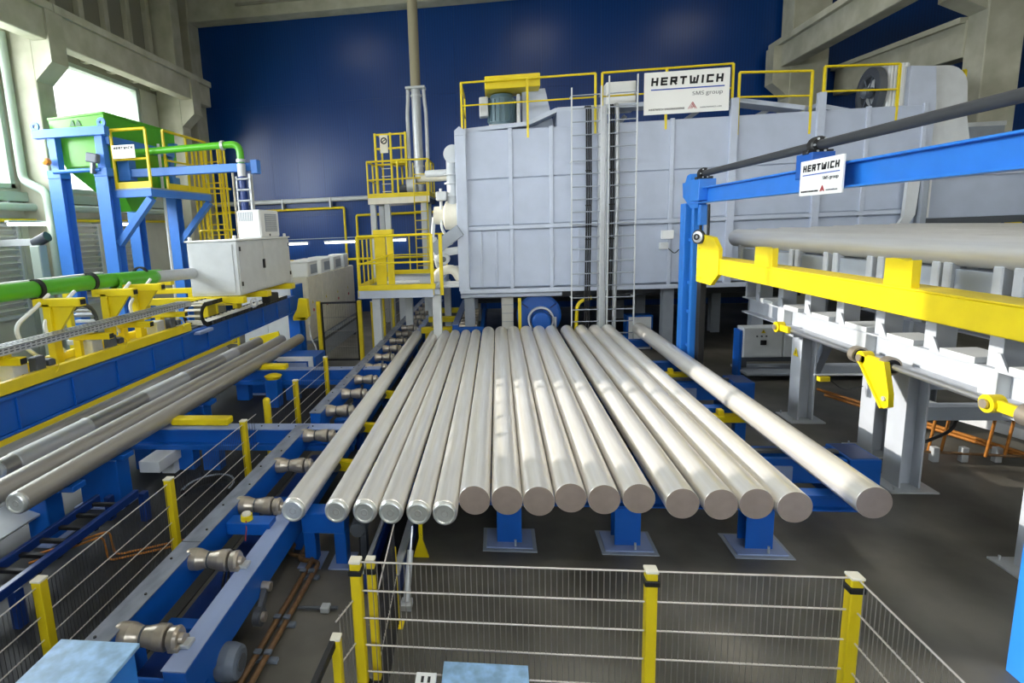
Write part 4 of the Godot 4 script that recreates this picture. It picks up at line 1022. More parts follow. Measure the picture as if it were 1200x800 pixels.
	obj("arm", mb().span(4.4, 5.05, 1.08, 1.1, -8.1, -8.06), M.galv, sn)
	obj("sensor", mb().span(4.46, 4.6, 1.0, 1.07, -8.12, -8.04), M.yellow_deep, sn)
	obj("cable", mb().tube(fillet([V(4.6, 1.03, -8.08), V(4.8, 0.86, -8.08), V(5.05, 0.92, -8.08)], 0.1), 0.007, 5), M.black, sn)
	# lower machine seen between the legs
	var y := thing("yellow_traverse", "yellow beam above a pale machine behind the rack legs", "beam", V(6.2, 0, -9.0))
	obj("beam", mb().span(6.1, 8.0, 0.95, 1.08, -9.1, -8.9), M.yellow, y)
	obj("machine_side", mb().span(6.1, 8.0, 0.55, 0.9, -9.4, -9.1), M.furnace_trim, y)
	obj("blue_tray", mb().span(6.1, 7.4, 0.85, 0.93, -8.9, -8.5), M.navy, y)
	obj("leg", mb().span(6.2, 6.32, 0, 0.95, -9.1, -8.98).span(7.8, 7.92, 0, 0.95, -9.1, -8.98), M.mid_grey, y)
	tag(obj("steel_sill", mb().bar(V(5.9, 0.5, -9.3), V(7.6, 0.3, -6.2), 0.14, 0.14).span(7.5, 7.6, 0, 0.3, -6.3, -6.2).span(5.85, 5.95, 0, 0.5, -9.35, -9.25), M.light_grey), "pale grey steel sill running behind the orange pipes at right", "beam")
	# orange hydraulic pipes
	var op := thing("hydraulic_pipes", "orange hydraulic pipes on the floor behind the rack legs", "pipes", V(6.2, 0, -8))
	for k in 2:
		obj("pipe_run", mb().tube(fillet([V(5.3 + k * 0.12, 0.42 - k * 0.1, -9.6), V(6.9 + k * 0.02, 0.12 - k * 0.04, -7.4 + k * 0.1), V(6.2, 0.1, -6.6)], 0.15), 0.026, 8), M.copper, op)
		obj("riser", mb().cyl(V(5.72 + k * 0.16, 0.1, -7.75), V(5.75 + k * 0.16, 0.7, -7.7), 0.018, 8), M.copper, op)
		obj("riser", mb().cyl(V(6.3 + k * 0.22, 0.1, -7.6), V(6.33 + k * 0.22, 0.72, -7.55), 0.018, 8), M.copper, op)
	obj("cross_pipe", mb().cyl(V(5.3, 0.12, -7.75), V(6.9, 0.12, -7.55), 0.02, 8), M.brown_pipe, op)
	for x in [5.75, 6.1, 6.5]: obj("pipe_clamp", mb().span(x - 0.04, x + 0.04, 0.0, 0.2, -7.72, -7.64), M.galv, op)
	tag(obj("black_hose", mb().tube(fillet([V(4.9, 0.55, -7.2), V(5.3, 0.32, -7.4), V(5.8, 0.5, -7.5), V(5.85, 0.72, -7.5)], 0.2), 0.02, 8), M.black), "black hose looping from a rack leg to the orange pipes", "hose")
	# control cabinets under the rack
	var z := -11.8
	for k in 2:
		var x := 5.02 + k * 0.78
		var c := thing("control_box", ["pale grey control box with a black switch behind the rack legs, left one", "pale grey control box with a black switch behind the rack legs, right one"][k], "control box", V(x + 0.38, 0.42, z), "control boxes behind the rack legs")
		obj("box_body", mb().span(x, x + 0.77, 0.43, 1.06, z - 0.3, z, 0.01), M.light_grey, c)
		obj("box_door", mb().span(x + 0.02, x + 0.75, 0.45, 1.04, z, z + 0.015), M.light_grey, c)
		obj("switch", mb().span(x + 0.33, x + 0.44, 0.7, 0.8, z + 0.015, z + 0.05, 0.01), M.black, c)
		for j in 3 + 2 * k: obj("pilot_lamp", mb().cyl(V(x + 0.26 + j * 0.09, 0.88, z + 0.015), V(x + 0.26 + j * 0.09, 0.88, z + 0.03), 0.018, 8), M.dark_grey, c)
		warning_plate(c, V(x + 0.38, 0.98, z + 0.016), V(1, 0, 0), V(0, 1, 0), 0.045)
	var sd := thing("control_stand", "dark steel stand below the pale grey control boxes", "stand", V(5.8, 0, z))
	obj("stand_frame", mb().span(5.0, 6.6, 0.33, 0.42, z - 0.3, z - 0.05), M.dark_grey, sd)
	obj("stand_side", mb().span(4.96, 5.02, 0.0, 1.0, z - 0.32, z - 0.02), M.blue, sd)
	obj("shelf", mb().span(5.0, 7.6, 0.12, 0.17, z - 0.5, z + 0.3), M.mid_grey, sd)
	obj("foot", mb().span(5.1, 5.2, 0, 0.33, z - 0.3, z - 0.2).span(6.4, 6.5, 0, 0.33, z - 0.3, z - 0.2).span(7.4, 7.5, 0, 0.12, z - 0.3, z - 0.2), M.dark_grey, sd)

# ---------- the strapping line at left ----------
func left_line() -> void:
	var spec := [[-4.8, -4.6, -12.8, "front log of the left line, its crimped round cap nearest the camera"], [-5.22, -2.4, -12.7, "second log of the left line, behind the front one"], [-5.72, -5.3, -12.5, "third log of the left line, wrapped with clear film in places"], [-6.15, -4.2, -11.6, "rearmost log of the left line, mostly under the blue beam"]]
	for e in spec:
		log_thing("slim_log", e[3], V(e[0], 0.8, e[1]), V(e[0], 0.8, e[2]), 0.118, true, "slim logs of the left line", M.alu_darker)
	var n := 0
	for e in [[-5.55, -6.75], [-8.0, -9.2], [-10.6, -11.2]]:
		tag(obj("film_wrap", mb().lathe(V(-5.72, 0.8, e[0]), V(0, 0, -1), [[0, 0.121], [0.02, 0.126], [e[0] - e[1] - 0.05, 0.123], [e[0] - e[1], 0.132]], 24), M.wrap), "clear plastic film wrapped round the third log, %s piece from the camera" % ["nearest", "middle", "farthest"][n], "film", "film wraps on the third log")
		n += 1
	# blue beam with ribs above the logs
	var b := thing("portal_beam", "long blue box beam with upright ribs above the left logs", "beam", V(-5.1, 0, -8.5))
	obj("beam_body", mb().span(-5.3, -5.02, 1.43, 1.78, -13.2, -3.0, 0.01), M.blue, b)
	obj("beam_top", mb().span(-5.34, -4.99, 1.78, 1.81, -13.2, -3.0), M.blue, b)
	obj("beam_foot", mb().span(-5.34, -4.99, 1.40, 1.43, -13.2, -3.0), M.blue, b)
	for k in 13: obj("beam_rib", mb().span(-5.02, -4.992, 1.43, 1.78, -3.45 - k * 0.78 - 0.012, -3.45 - k * 0.78), M.blue, b)
	obj("column", mb().ibeam(V(-4.98, 0.0, -13.1), V(-4.98, 1.42, -13.1), 0.28, 0.3, 0.02), M.blue, b)
	obj("column", mb().ibeam(V(-5.15, 0.0, -2.6), V(-5.15, 1.42, -2.6), 0.28, 0.3, 0.02), M.blue, b)
	obj("shoulder_plate", mb().span(-5.02, -4.9, 1.74, 1.79, -8.95, -8.5), M.worn_blue, b)
	obj("sill_strip", mb().span(-5.34, -5.1, 1.815, 1.84, -9.0, -3.0), M.dark_grey, b)
	obj("guide_strip", mb().span(-5.04, -4.98, 1.34, 1.4, -9.9, -3.0), M.yellow_deep, b)
	tag(obj("log_end_guide", mb().prism([Vector2(-5.0, 1.3), Vector2(-4.72, 1.22), Vector2(-4.6, 1.3), Vector2(-4.62, 1.74), Vector2(-4.82, 1.76), Vector2(-4.88, 1.5)], V(0, 0, -13.1), V(1, 0, 0), V(0, 1, 0), 0.16).span(-5.0, -4.68, 1.22, 1.3, -13.1, -12.94), M.yellow), "yellow curved end piece at the far end of the blue beam", "clamp")
	var fs := thing("log_stop", "yellow V-shaped end stop behind the third log", "stop", V(-5.7, 0, -12.9))
	obj("stop_plate", mb().bar(V(-6.05, 0.72, -12.75), V(-5.3, 0.9, -12.75), 0.06, 0.2), M.yellow, fs)
	obj("post", mb().span(-5.8, -5.7, 0, 0.8, -12.95, -12.85), M.yellow, fs)
	var hd := thing("bent_bar", "bent grey rod standing at the far end of the front log", "rod", V(-4.7, 0, -12.9))
	obj("rod", mb().tube(fillet([V(-4.62, 1.1, -13.0), V(-4.58, 0.75, -12.95), V(-4.45, 0.55, -12.9), V(-4.45, 0.0, -12.9)], 0.1), 0.02, 8), M.galv, hd)
	# yellow carriage: channel, posts with arms
	var c := thing("carriage_channel", "yellow channel frame with upright posts on top of the blue beam", "frame", V(-5.3, 1.78, -6))
	obj("channel_floor", mb().span(-5.6, -5.1, 1.84, 1.86, -8.5, -3.0), M.yellow_deep, c)
	obj("channel_side", mb().span(-5.12, -5.04, 1.82, 1.95, -8.5, -3.0).span(-5.64, -5.56, 1.82, 1.95, -8.5, -3.0), M.yellow, c)
	for z in [-4.85, -6.1, -7.1, -7.75]:
		var p := obj("post", mb().span(-5.48, -5.38, 1.86, 2.62, z - 0.06, z + 0.06), M.yellow, c)
		obj("head_arm", mb().span(-5.6, -4.98, 2.58, 2.68, z - 0.06, z + 0.06), M.yellow, p)
		obj("gusset", mb().prism([Vector2(-5.38, 2.58), Vector2(-5.08, 2.58), Vector2(-5.38, 2.2)], V(0, 0, z - 0.02), V(1, 0, 0), V(0, 1, 0), 0.04), M.yellow, p)
		obj("arm_cap", mb().span(-4.98, -4.972, 2.6, 2.66, z - 0.04, z + 0.04, 0.0), M.black, p)
	for z in [-5.1, -6.45, -7.3, -8.2]:
		var p := obj("low_arm", mb().span(-5.5, -4.93, 2.1, 2.18, z - 0.05, z + 0.05), M.yellow, c)
		obj("arm_cap", mb().span(-4.93, -4.925, 2.11, 2.17, z - 0.04, z + 0.04, 0.0), M.black, p)
		obj("arm_post", mb().span(-5.44, -5.34, 1.86, 2.1, z - 0.05, z + 0.05), M.yellow, p)
	# valve blocks between the posts
	n = 0
	for z in [-5.35, -6.55, -7.95]:
		var v := thing("valve_block", "grey gripper box with dark valves and a yellow cable on the carriage, %s one" % ["nearest", "middle", "farthest"][n], "valve box", V(-5.3, 1.86, z), "gripper boxes on the carriage")
		n += 1
		obj("box_body", mb().span(-5.4, -5.22, 1.88, 2.08, z - 0.1, z + 0.1, 0.01), M.light_grey, v)
		obj("valve", mb().span(-5.2, -5.1, 1.9, 2.1, z - 0.22, z - 0.08, 0.01).span(-5.22, -5.08, 1.96, 2.04, z - 0.34, z - 0.24, 0.01), M.dark_grey, v)
		obj("bright_piston", mb().cyl(V(-5.14, 1.92, z - 0.1), V(-5.14, 1.92, z + 0.06), 0.03, 12), M.roller, v)
		obj("cable", mb().tube(fillet([V(-5.16, 2.08, z - 0.2), V(-5.02, 2.05, z - 0.3), V(-5.02, 1.88, z - 0.3), V(-5.12, 1.87, z - 0.16)], 0.08), 0.008, 6), M.yellow_deep, v)
	# curved drag chain behind posts (cable wheel)
	var cw := thing("cable_loop", "grey cable carrier loop behind the yellow posts", "cable chain", V(-5.7, 1.9, -6.6))
	for k in 11:
		var a := -1.4 + k * 0.35
		obj("chain_link", mb().box(V(-5.7, 2.25 + sin(a) * 0.26, -6.75 - cos(a) * 0.26 + 0.0), V(0.3, 0.04, 0.07), Basis(V(1, 0, 0), a), 0.004), M.mid_grey if k % 2 else M.light_grey, cw)
	obj("loop_side", mb().tube(range(12).map(func(k): return V(-5.55, 2.25 + sin(-1.4 + k * 0.32) * 0.26, -6.75 - cos(-1.4 + k * 0.32) * 0.26)), 0.03, 6), M.dark_grey, cw)
	# white air hoses
	n = 0
	for e in [[-5.55, -6.0], [-5.45, -6.3], [-5.45, -7.4], [-5.45, -7.9]]:
		var x: float = e[0]
		var z: float = e[1]
		tag(obj("air_hose", mb().tube(fillet([V(x + 0.05, 2.72, z - 0.2), V(x + 0.05, 2.6, z), V(x - 0.02, 2.4, z + 0.3), V(x, 2.15, z + 0.22), V(x + 0.06, 2.0, z + 0.1)], 0.2), 0.024, 8), M.white), "curved white air hose by the yellow posts, %s from the camera" % ORD[n], "hose", "white air hoses")
		n += 1
	# green suction hose with black clamps
	var h := thing("suction_hose", "long shiny green suction hose lying on the yellow posts", "hose", V(-5.78, 2.62, -6))
	obj("hose_run", mb().tube([V(-5.78, 2.8, -2.5), V(-5.78, 2.79, -5.6), V(-5.76, 2.76, -7.6), V(-5.76, 2.72, -8.9)], 0.105, 18), M.green, h)
	obj("hose_end", mb().lathe(V(-5.74, 2.73, -7.7), V(0.04, -0.02, -1), [[0, 0.11], [0.05, 0.125], [0.9, 0.125], [1.0, 0.1], [1.0, 0]], 20), M.green, h)
	obj("hose_cover", mb().bar(V(-5.86, 2.915, -2.5), V(-5.86, 2.88, -7.6), 0.1, 0.02), M.white, h)
	obj("steel_joint", mb().cyl(V(-5.7, 2.71, -8.7), V(-5.55, 2.69, -9.6), 0.1, 14), M.galv, h)
	for z in [-6.3, -7.25, -8.4]: obj("hose_clamp", mb().lathe(V(-5.77, 2.775, z - 0.04), V(0, 0, 1), [[0, 0.11], [0, 0.135], [0.06, 0.135], [0.06, 0.11]], 20), M.black, h)
	tag(obj("cross_rail", mb().span(-8.2, -5.75, 2.52, 2.6, -9.3, -9.2).span(-7.9, -7.8, 0, 2.52, -9.3, -9.2), M.yellow), "yellow cross rail behind the end of the green hose", "rail")
	# perforated cable tray
	var t := thing("cable_tray", "perforated galvanised cable tray running in front of the yellow posts", "cable tray", V(-5.17, 2.25, -6))
	obj("tray_side", mb().span(-5.3, -5.285, 2.22, 2.3, -8.6, -2.5, 0.0).span(-5.08, -5.065, 2.22, 2.3, -8.6, -2.5, 0.0), M.galv, t)
	obj("tray_floor", mb().span(-5.3, -5.065, 2.29, 2.3, -8.6, -2.5, 0.0), M.galv, t)
	var sl := mb()
	for k in 84:
		var z := -2.6 - k * 0.07
		for y in [2.24, 2.27]: sl.span(-5.067, -5.062, y, y + 0.012, z - 0.022, z + 0.02, 0.0)
		for x in [-5.26, -5.2, -5.14]: sl.span(x, x + 0.03, 2.298, 2.303, z - 0.022, z + 0.02, 0.0)
	stuff(obj("slots", sl, M.dark_grey, t))
	obj("tray_bracket", mb().span(-5.3, -5.1, 2.18, 2.22, -5.15, -5.05).span(-5.3, -5.1, 2.18, 2.22, -7.35, -7.25), M.yellow, t)
	# drag chain that curls at the front and lies on the beam
	var dc := thing("drag_chain", "black drag chain with pale crossbars curling under the white cabinet", "cable chain", V(-5.2, 1.8, -9.2))
	var path := []
	for k in 24: path.append([V(0, 1.845, -12.6 + k * 0.155), 0.0])
	for k in 7: path.append([V(0, 2.02 - cos(PI * k / 6.0) * 0.175, -8.98 + sin(PI * k / 6.0) * 0.2), PI * k / 6.0])
	for k in 5: path.append([V(0, 2.195, -9.1 - k * 0.155), PI])
	for e in path:
		var p: Vector3 = e[0]
		var bs := Basis(V(1, 0, 0), -e[1])
		for lx in [-5.31, -5.0]: obj("chain_link", mb().box(V(lx, p.y, p.z), V(0.022, 0.075, 0.13), bs, 0.004), M.black, dc)
		obj("crossbar", mb().box(V(-5.155, p.y, p.z) + bs * V(0, -0.02 if e[1] > 0 else 0.02, 0), V(0.29, 0.018, 0.04), bs, 0.003), M.cream, dc)
	# white cabinet with cooler on yellow arms
	var k := thing("control_cabinet", "white two-door control cabinet carried on yellow arms above the blue beam", "cabinet", V(-5.15, 2.24, -10.9))
	obj("cabinet_body", mb().span(-5.63, -4.68, 2.25, 3.25, -12.2, -9.63, 0.012), M.light_grey, k)
	obj("front_panel", mb().span(-5.57, -4.76, 2.3, 3.19, -9.63, -9.615), M.light_grey, k)
	obj("cabinet_roof", mb().span(-5.66, -4.65, 3.25, 3.28, -12.23, -9.6), M.white, k)
	for e in [[-9.66, -10.75], [-10.77, -12.17]]: 
		var d := obj("door", mb().span(-4.68, -4.66, 2.29, 3.21, e[1], e[0]), M.light_grey, k)
		for y in [2.42, 3.06]: obj("hinge", mb().span(-4.66, -4.64, y, y + 0.08, -9.72, -9.68) if e[0] > -10 else mb().span(-4.66, -4.64, y, y + 0.08, -12.14, -12.1), M.black, d)
	obj("door_handle", mb().span(-4.66, -4.62, 2.68, 2.86, -10.73, -10.67, 0.01), M.black, k)
	for p in [V(-5.6, 3.28, -9.7), V(-4.74, 3.28, -9.72), V(-4.72, 3.28, -12.1)]:
		obj("lifting_eye", mb().lathe(p, V(0, 1, 0), [[0, 0], [0, 0.035], [0.03, 0.03], [0.05, 0.035], [0.07, 0.02], [0.07, 0]], 12), M.white, k)
	var ac := thing("cooling_unit", "white cooling unit with vents on top of the white cabinet", "cooler", V(-4.93, 3.28, -11.2))
	obj("unit_body", mb().span(-5.17, -4.68, 3.28, 3.84, -11.75, -10.78, 0.03), M.white, ac)
	for j in 9: obj("vent_slot", mb().span(-5.13 + j * 0.035, -5.115 + j * 0.035, 3.62, 3.8, -10.782, -10.776, 0.0), M.mid_grey, ac)
	obj("side_grille", mb().span(-4.68, -4.672, 3.4, 3.76, -11.6, -11.0), M.mid_grey, ac)
	for j in 8: obj("grille_slat", mb().span(-4.674, -4.664, 3.42 + j * 0.042, 3.44 + j * 0.042, -11.58, -11.02, 0.0), M.light_grey, ac)
	obj("round_badge", mb().cyl(V(-4.68, 3.33, -11.2), V(-4.668, 3.33, -11.2), 0.025, 12), M.dark_grey, ac)
	var ya := thing("carrier_arms", "yellow rail and arms carrying the white cabinet", "frame", V(-5.6, 2.1, -10.4))
	obj("front_rail", mb().span(-6.65, -4.58, 2.12, 2.24, -9.66, -9.52), M.yellow, ya)
	obj("side_arm", mb().span(-6.65, -6.5, 1.86, 2.24, -9.66, -9.5), M.yellow, ya)
	for z in [-10.55, -11.9]: obj("cross_arm", mb().span(-6.2, -4.52, 2.12, 2.24, z - 0.1, z + 0.1), M.yellow, ya)
	obj("rear_rail", mb().span(-6.65, -5.7, 2.3, 2.4, -9.9, -9.8), M.yellow, ya)
	obj("support_box", mb().span(-5.45, -5.33, 1.82, 2.12, -9.9, -9.6, 0.01).span(-5.35, -5.25, 1.82, 2.12, -10.8, -10.6), M.yellow, ya)
	obj("dark_motor", mb().span(-4.9, -4.72, 1.92, 2.1, -11.5, -11.0, 0.02), M.black, ya)
	obj("cable_coil", mb().tube(range(15).map(func(j): return V(-4.78, 2.02 + sin(j * 0.9) * 0.09, -10.3 - cos(j * 0.9) * 0.14 - j * 0.01)), 0.012, 6), M.white, ya)
	# cross beams under the logs with yellow bumpers
	n = 0
	for e in [[-7.1, -5.6, -2.0, 0.66, -4.72, -3.85, -7.23], [-10.35, -6.1, -2.3, 0.66, -5.1, -4.2, -10.35]]:
		var z: float = e[0]
		var x := thing("cross_beam", ["deep blue cross beam on wide blue legs in front, with a yellow bumper", "blue cross beam farther back, with a yellow bumper"][n], "beam", V(-4, 0, z), "blue cross beams under the left logs")
		n += 1
		obj("beam_body", mb().span(e[1], e[2], e[3] - 0.26, e[3], z - 0.12, z + 0.0, 0.008), M.blue, x)
		obj("beam_lip", mb().span(e[1], e[2], e[3] - 0.015, e[3] + 0.005, z - 0.16, z + 0.06), M.worn_blue, x)
		obj("second_channel", mb().span(e[1], e[2], e[3] - 0.3, e[3] - 0.22, z, z + 0.1), M.blue, x)
		for lx in [-5.2, -4.55, -4.15]:
			obj("leg", mb().span(lx - 0.13, lx + 0.13, 0, e[3] - 0.26, z - 0.2, z - 0.02), M.blue, x)
		obj("bumper", mb().span(e[4], e[5], e[3] + 0.01, e[3] + 0.11, e[6] - 0.09, e[6] + 0.09, 0.03), M.yellow, x)
		for j in 5: obj("bolt", mb().cyl(V(-3.6 + j * 0.25, e[3] + 0.004, z - 0.05), V(-3.6 + j * 0.25, e[3] + 0.014, z - 0.05), 0.012, 6), M.black, x)
		if n == 2:
			obj("drive_post", mb().span(-4.5, -4.25, 0, 0.56, z + 0.2, z + 0.45, 0.01), M.blue, x)
			obj("drive_cap", mb().lathe(V(-4.37, 0.56, z + 0.33), V(0, 1, 0), [[0, 0], [0, 0.14], [0.06, 0.17], [0.09, 0.1], [0.09, 0]], 18), M.yellow_deep, x)
	# big blue stands carrying the left logs
	n = 0
	for e in [[-5.05, -6.15, 0.27], [-5.15, -5.3, 0.13], [-5.0, -8.3, 0.2], [-5.0, -10.9, 0.2]]:
		var sx: float = e[0]
		var sz: float = e[1]
		var s := thing("log_stand", ["broad blue stand under the left logs, left of the deep cross beam", "slim blue stand under the near cap of the front left log", "blue stand under the left logs behind the first cross beam", "rearmost blue stand under the left logs"][n], "stand", V(sx, 0, sz), "blue stands under the left logs")
		n += 1
		obj("post", mb().span(sx - e[2], sx + e[2], 0.03, 0.62, sz - 0.12, sz + 0.12, 0.008), M.blue, s)
		obj("saddle", mb().span(-6.15, -4.68, 0.62, 0.685, sz - 0.1, sz + 0.1), M.blue, s)
		obj("foot_plate", mb().span(sx - e[2] - 0.06, sx + e[2] + 0.06, 0.0, 0.03, sz - 0.2, sz + 0.2), M.worn_blue, s)
	# thin dark sheet standing for floor shade, and low machinery beside the logs
	struct("trim_1", mb().span(-6.8, -2.9, 0.0, 0.008, -12.5, -1.0, 0.0), M.shade_black, "dark floor sheet with painted shade under the left logs", "floor plate")
	var ck := thing("chain_rack", "low blue and black chain rack on the floor at the lower left", "rack", V(-4.4, 0, -4.2))
	obj("side_bar", mb().span(-4.26, -4.2, 0.38, 0.47, -5.6, -2.5).span(-4.75, -4.7, 0.3, 0.4, -5.6, -2.5), M.navy, ck)
	for j in 12: obj("crossbar", mb().span(-4.7, -4.26, 0.32, 0.36, -5.5 + j * 0.25, -5.45 + j * 0.25), M.black, ck)
	for z in [-5.8, -4.0]: obj("leg", mb().span(-4.3, -4.22, 0, 0.36, z, z + 0.1).span(-4.75, -4.68, 0, 0.3, z, z + 0.1), M.navy, ck)
	tag(obj("sheet_cover", mb().box(V(-5.3, 0.42, -4.55), V(0.4, 0.03, 1.5), Basis(V(0, 0, 1), -0.3), 0.005).span(-5.3, -5.2, 0, 0.42, -4.6, -4.5), M.galv), "pale tilted sheet cover under the near end of the front left log", "cover")
	tag(obj("sheet_cover", mb().span(-4.9, -4.6, 0.2, 0.36, -7.5, -6.6).span(-4.85, -4.65, 0, 0.2, -7.2, -7.0), M.light_grey), "pale sheet cover beside the broad blue stand", "cover")
	var wp := thing("copper_pipes", "thin orange pipes on the floor at the lower left", "pipes", V(-4.3, 0, -4.8))
	for j in 2: obj("pipe_run", mb().tube(fillet([V(-4.55, 0.3 + j * 0.03, -4.4 - j * 0.1), V(-4.15, 0.3, -4.9 - j * 0.1), V(-4.12, 0.02, -4.9 - j * 0.1), V(-3.3, 0.04, -5.3 - j * 0.1)], 0.06), 0.012, 6), M.copper, wp)
	var ec := thing("floor_chain", "black floor chain behind the yellow fence post by the conveyor", "cable chain", V(-3.6, 0, -6.2))
	for j in 16:
		var a := j * 0.22
		obj("chain_link", mb().box(V(-3.75 + cos(a) * 0.3, 0.12, -6.3 - sin(a) * 0.35), V(0.12, 0.09, 0.07), Basis(V(0, 1, 0), a + PI / 2), 0.01), M.rubber, ec)
		obj("crossbar", mb().box(V(-3.75 + cos(a) * 0.3, 0.17, -6.3 - sin(a) * 0.35), V(0.1, 0.015, 0.02), Basis(V(0, 1, 0), a + PI / 2), 0.0), M.mid_grey, ec)
	var bc := thing("machine_box", "low blue machine box with a pale frame behind the second cross beam", "box", V(-4.6, 0, -11.5))
	obj("box_body", mb().span(-5.1, -3.9, 0, 0.7, -11.9, -11.2, 0.01), M.blue, bc)
	obj("pale_frame", mb().span(-5.0, -3.95, 0.62, 0.72, -11.2, -11.15).span(-4.05, -3.95, 0.1, 0.62, -11.2, -11.15), M.light_grey, bc)
	obj("window", mb().span(-4.9, -4.1, 0.15, 0.58, -11.2, -11.17), M.worn_blue, bc)

# ---------- the green hopper on its blue tower ----------
func hopper_tower() -> void:
	var t := thing("hopper_tower", "blue steel tower carrying the green hopper by the left window", "tower", V(-9.0, 0, -12.75))
	for x in [-9.52, -8.42]:
		for z in [-11.5, -14.0]:
			obj("column", mb().ibeam(V(x, 0, z), V(x, 4.72, z), 0.3, 0.3, 0.022, V(0, 0, 1)), M.tower_blue, t)
			obj("load_cell", mb().span(x - 0.16, x + 0.16, 4.72, 4.9, z - 0.16, z + 0.16, 0.01), M.tower_blue, t)
			obj("upper_post", mb().span(x - 0.09, x + 0.09, 4.9, 5.62, z - 0.09, z + 0.09), M.tower_blue, t)
			obj("foot_plate", mb().span(x - 0.25, x + 0.25, 0, 0.02, z - 0.25, z + 0.25), M.tower_blue, t)
	for z in [-11.42, -14.05]: obj("head_beam", mb().span(-9.9, -8.2, 5.58, 5.76, z - 0.08, z + 0.08), M.tower_blue, t)
	for x in [-9.62, -8.32]: obj("side_beam", mb().span(x - 0.08, x + 0.08, 5.4, 5.58, -14.0, -11.5), M.tower_blue, t)
	obj("tie_rod", mb().cyl(V(-9.5, 4.86, -11.34), V(-8.4, 4.86, -11.34), 0.045, 10), M.tower_blue, t)
	obj("orange_lamp", mb().lathe(V(-9.6, 5.08, -11.34), V(0, 0, 1), [[0, 0], [0, 0.08], [0.1, 0.07], [0.12, 0]], 14), M.amber, t)
	obj("flood_lamp", mb().box(V(-8.5, 5.1, -11.28), V(0.26, 0.2, 0.14), Basis(V(0, 0, 1), -0.2), 0.04).bar(V(-8.5, 5.05, -11.28), V(-8.56, 4.78, -11.3), 0.08, 0.08), M.motor_grey, t)
	for x in [-9.86, -8.3]: obj("lifting_lug", mb().lathe(V(x, 5.84, -11.42), V(0, 0, 1), [[-0.02, 0.04], [-0.02, 0.1], [0.02, 0.1], [0.02, 0.04]], 14), M.tower_blue, t)
	# hopper
	var h := thing("hopper", "big green sheet metal hopper with sloping sides on the blue tower", "hopper", V(-9.0, 4.2, -12.75))
	var x0 := -9.7; var x1 := -8.38; var z0 := -14.3; var z1 := -11.62
	var st := mb()
	var inn := V(-9.0, 5.5, -12.9)
	var top := [V(x0, 6.02, z1), V(x1, 6.08, z1), V(x1, 6.08, z0), V(x0, 6.02, z0)]
	var mid := [V(x0 + 0.08, 5.35, z1), V(x1, 5.35, z1), V(x1, 5.35, z0), V(x0 + 0.08, 5.35, z0)]
	var low := [V(x0 + 0.25, 4.95, z1 - 0.05), V(x1 - 0.02, 4.95, z1 - 0.05), V(x1 - 0.02, 4.95, z0 + 0.2), V(x0 + 0.25, 4.95, z0 + 0.2)]
	var bot := [V(-8.75, 4.0, -12.3), V(-8.45, 4.0, -12.3), V(-8.45, 4.0, -12.8), V(-8.75, 4.0, -12.8)]
	for pair in [[top, mid], [mid, low], [low, bot]]:
		for k in 4: st.face([pair[0][k], pair[0][(k + 1) % 4], pair[1][(k + 1) % 4], pair[1][k]], inn)
	st.face(bot, inn)
	obj("hopper_shell", st, M.green, h)
	obj("top_rim", mb().bar(top[0], top[1], 0.04, 0.05).bar(top[1], top[2], 0.04, 0.05).bar(top[2], top[3], 0.04, 0.05).bar(top[3], top[0], 0.04, 0.05), M.green, h)
	obj("front_plate", mb().prism([Vector2(-9.35, 4.98), Vector2(-8.55, 4.98), Vector2(-8.55, 5.5), Vector2(-9.42, 5.5)], V(0, 0, z1 + 0.005), V(1, 0, 0), V(0, 1, 0), 0.02), M.green, h)
	obj("peak_mark", mb().prism([Vector2(-0.14, 0), Vector2(-0.01, 0), Vector2(-0.055, 0.13), Vector2(-0.08, 0.13)], V(-9.05, 5.84, z1 + 0.01), V(1, 0, 0), V(0, 1, 0), 0.01).prism([Vector2(0.0, 0), Vector2(0.14, 0), Vector2(0.075, 0.13), Vector2(0.05, 0.13)], V(-9.05, 5.84, z1 + 0.01), V(1, 0, 0), V(0, 1, 0), 0.01), M.dark_green, h)
	obj("side_chute", mb().cyl(V(-8.45, 5.1, -13.6), V(-8.45, 4.6, -13.6), 0.2, 16), M.green, h)
	# platform on the right side
	var p := thing("service_platform", "blue service platform on braces at the right side of the hopper tower", "platform", V(-7.8, 4.2, -13.2))
	obj("front_beam", mb().span(-8.25, -7.4, 4.26, 4.42, -11.6, -11.5), M.tower_blue, p)
	obj("side_beam", mb().span(-7.5, -7.4, 4.26, 4.42, -14.1, -11.6), M.tower_blue, p)
	obj("deck", mb().span(-8.25, -7.4, 4.42, 4.45, -14.1, -11.5), M.mid_grey, p)
	for z in [-11.52, -14.0]: obj("brace", mb().bar(V(-8.3, 3.25, z), V(-7.42, 4.22, z), 0.14, 0.16, V(0, 0, 1)), M.tower_blue, p)
	railing("platform_rail", "yellow rail round the front of the hopper platform", [V(-8.22, 4.45, -11.55), V(-7.42, 4.45, -11.55)], 1.24, true, 1.0, 0.035)
	railing("platform_rail", "yellow rail along the right side of the hopper platform", [V(-7.42, 4.45, -12.2), V(-7.42, 4.45, -14.05)], 1.3, true, 1.0, 0.032)
	maker_sign("sign", "small white maker's sign on the yellow hopper platform rail", V(-8.17, 5.08, -11.46), V(1, 0, 0), V(0, 1, 0), 0.52, 0.28, false)
	# conveying pipe, arm, hanging hose
	var a := thing("boom", "blue boom beam reaching right from the hopper tower", "boom", V(-7, 4.7, -11.8))
	obj("boom_beam", mb().span(-8.3, -5.25, 4.72, 4.9, -12.0, -11.85, 0.01), M.tower_blue, a)
	obj("boom_end", mb().span(-5.25, -5.1, 4.66, 4.95, -12.02, -11.82), M.tower_blue, a)
	obj("boom_root", mb().span(-8.33, -8.05, 4.65, 5.1, -12.05, -11.8), M.tower_blue, a)
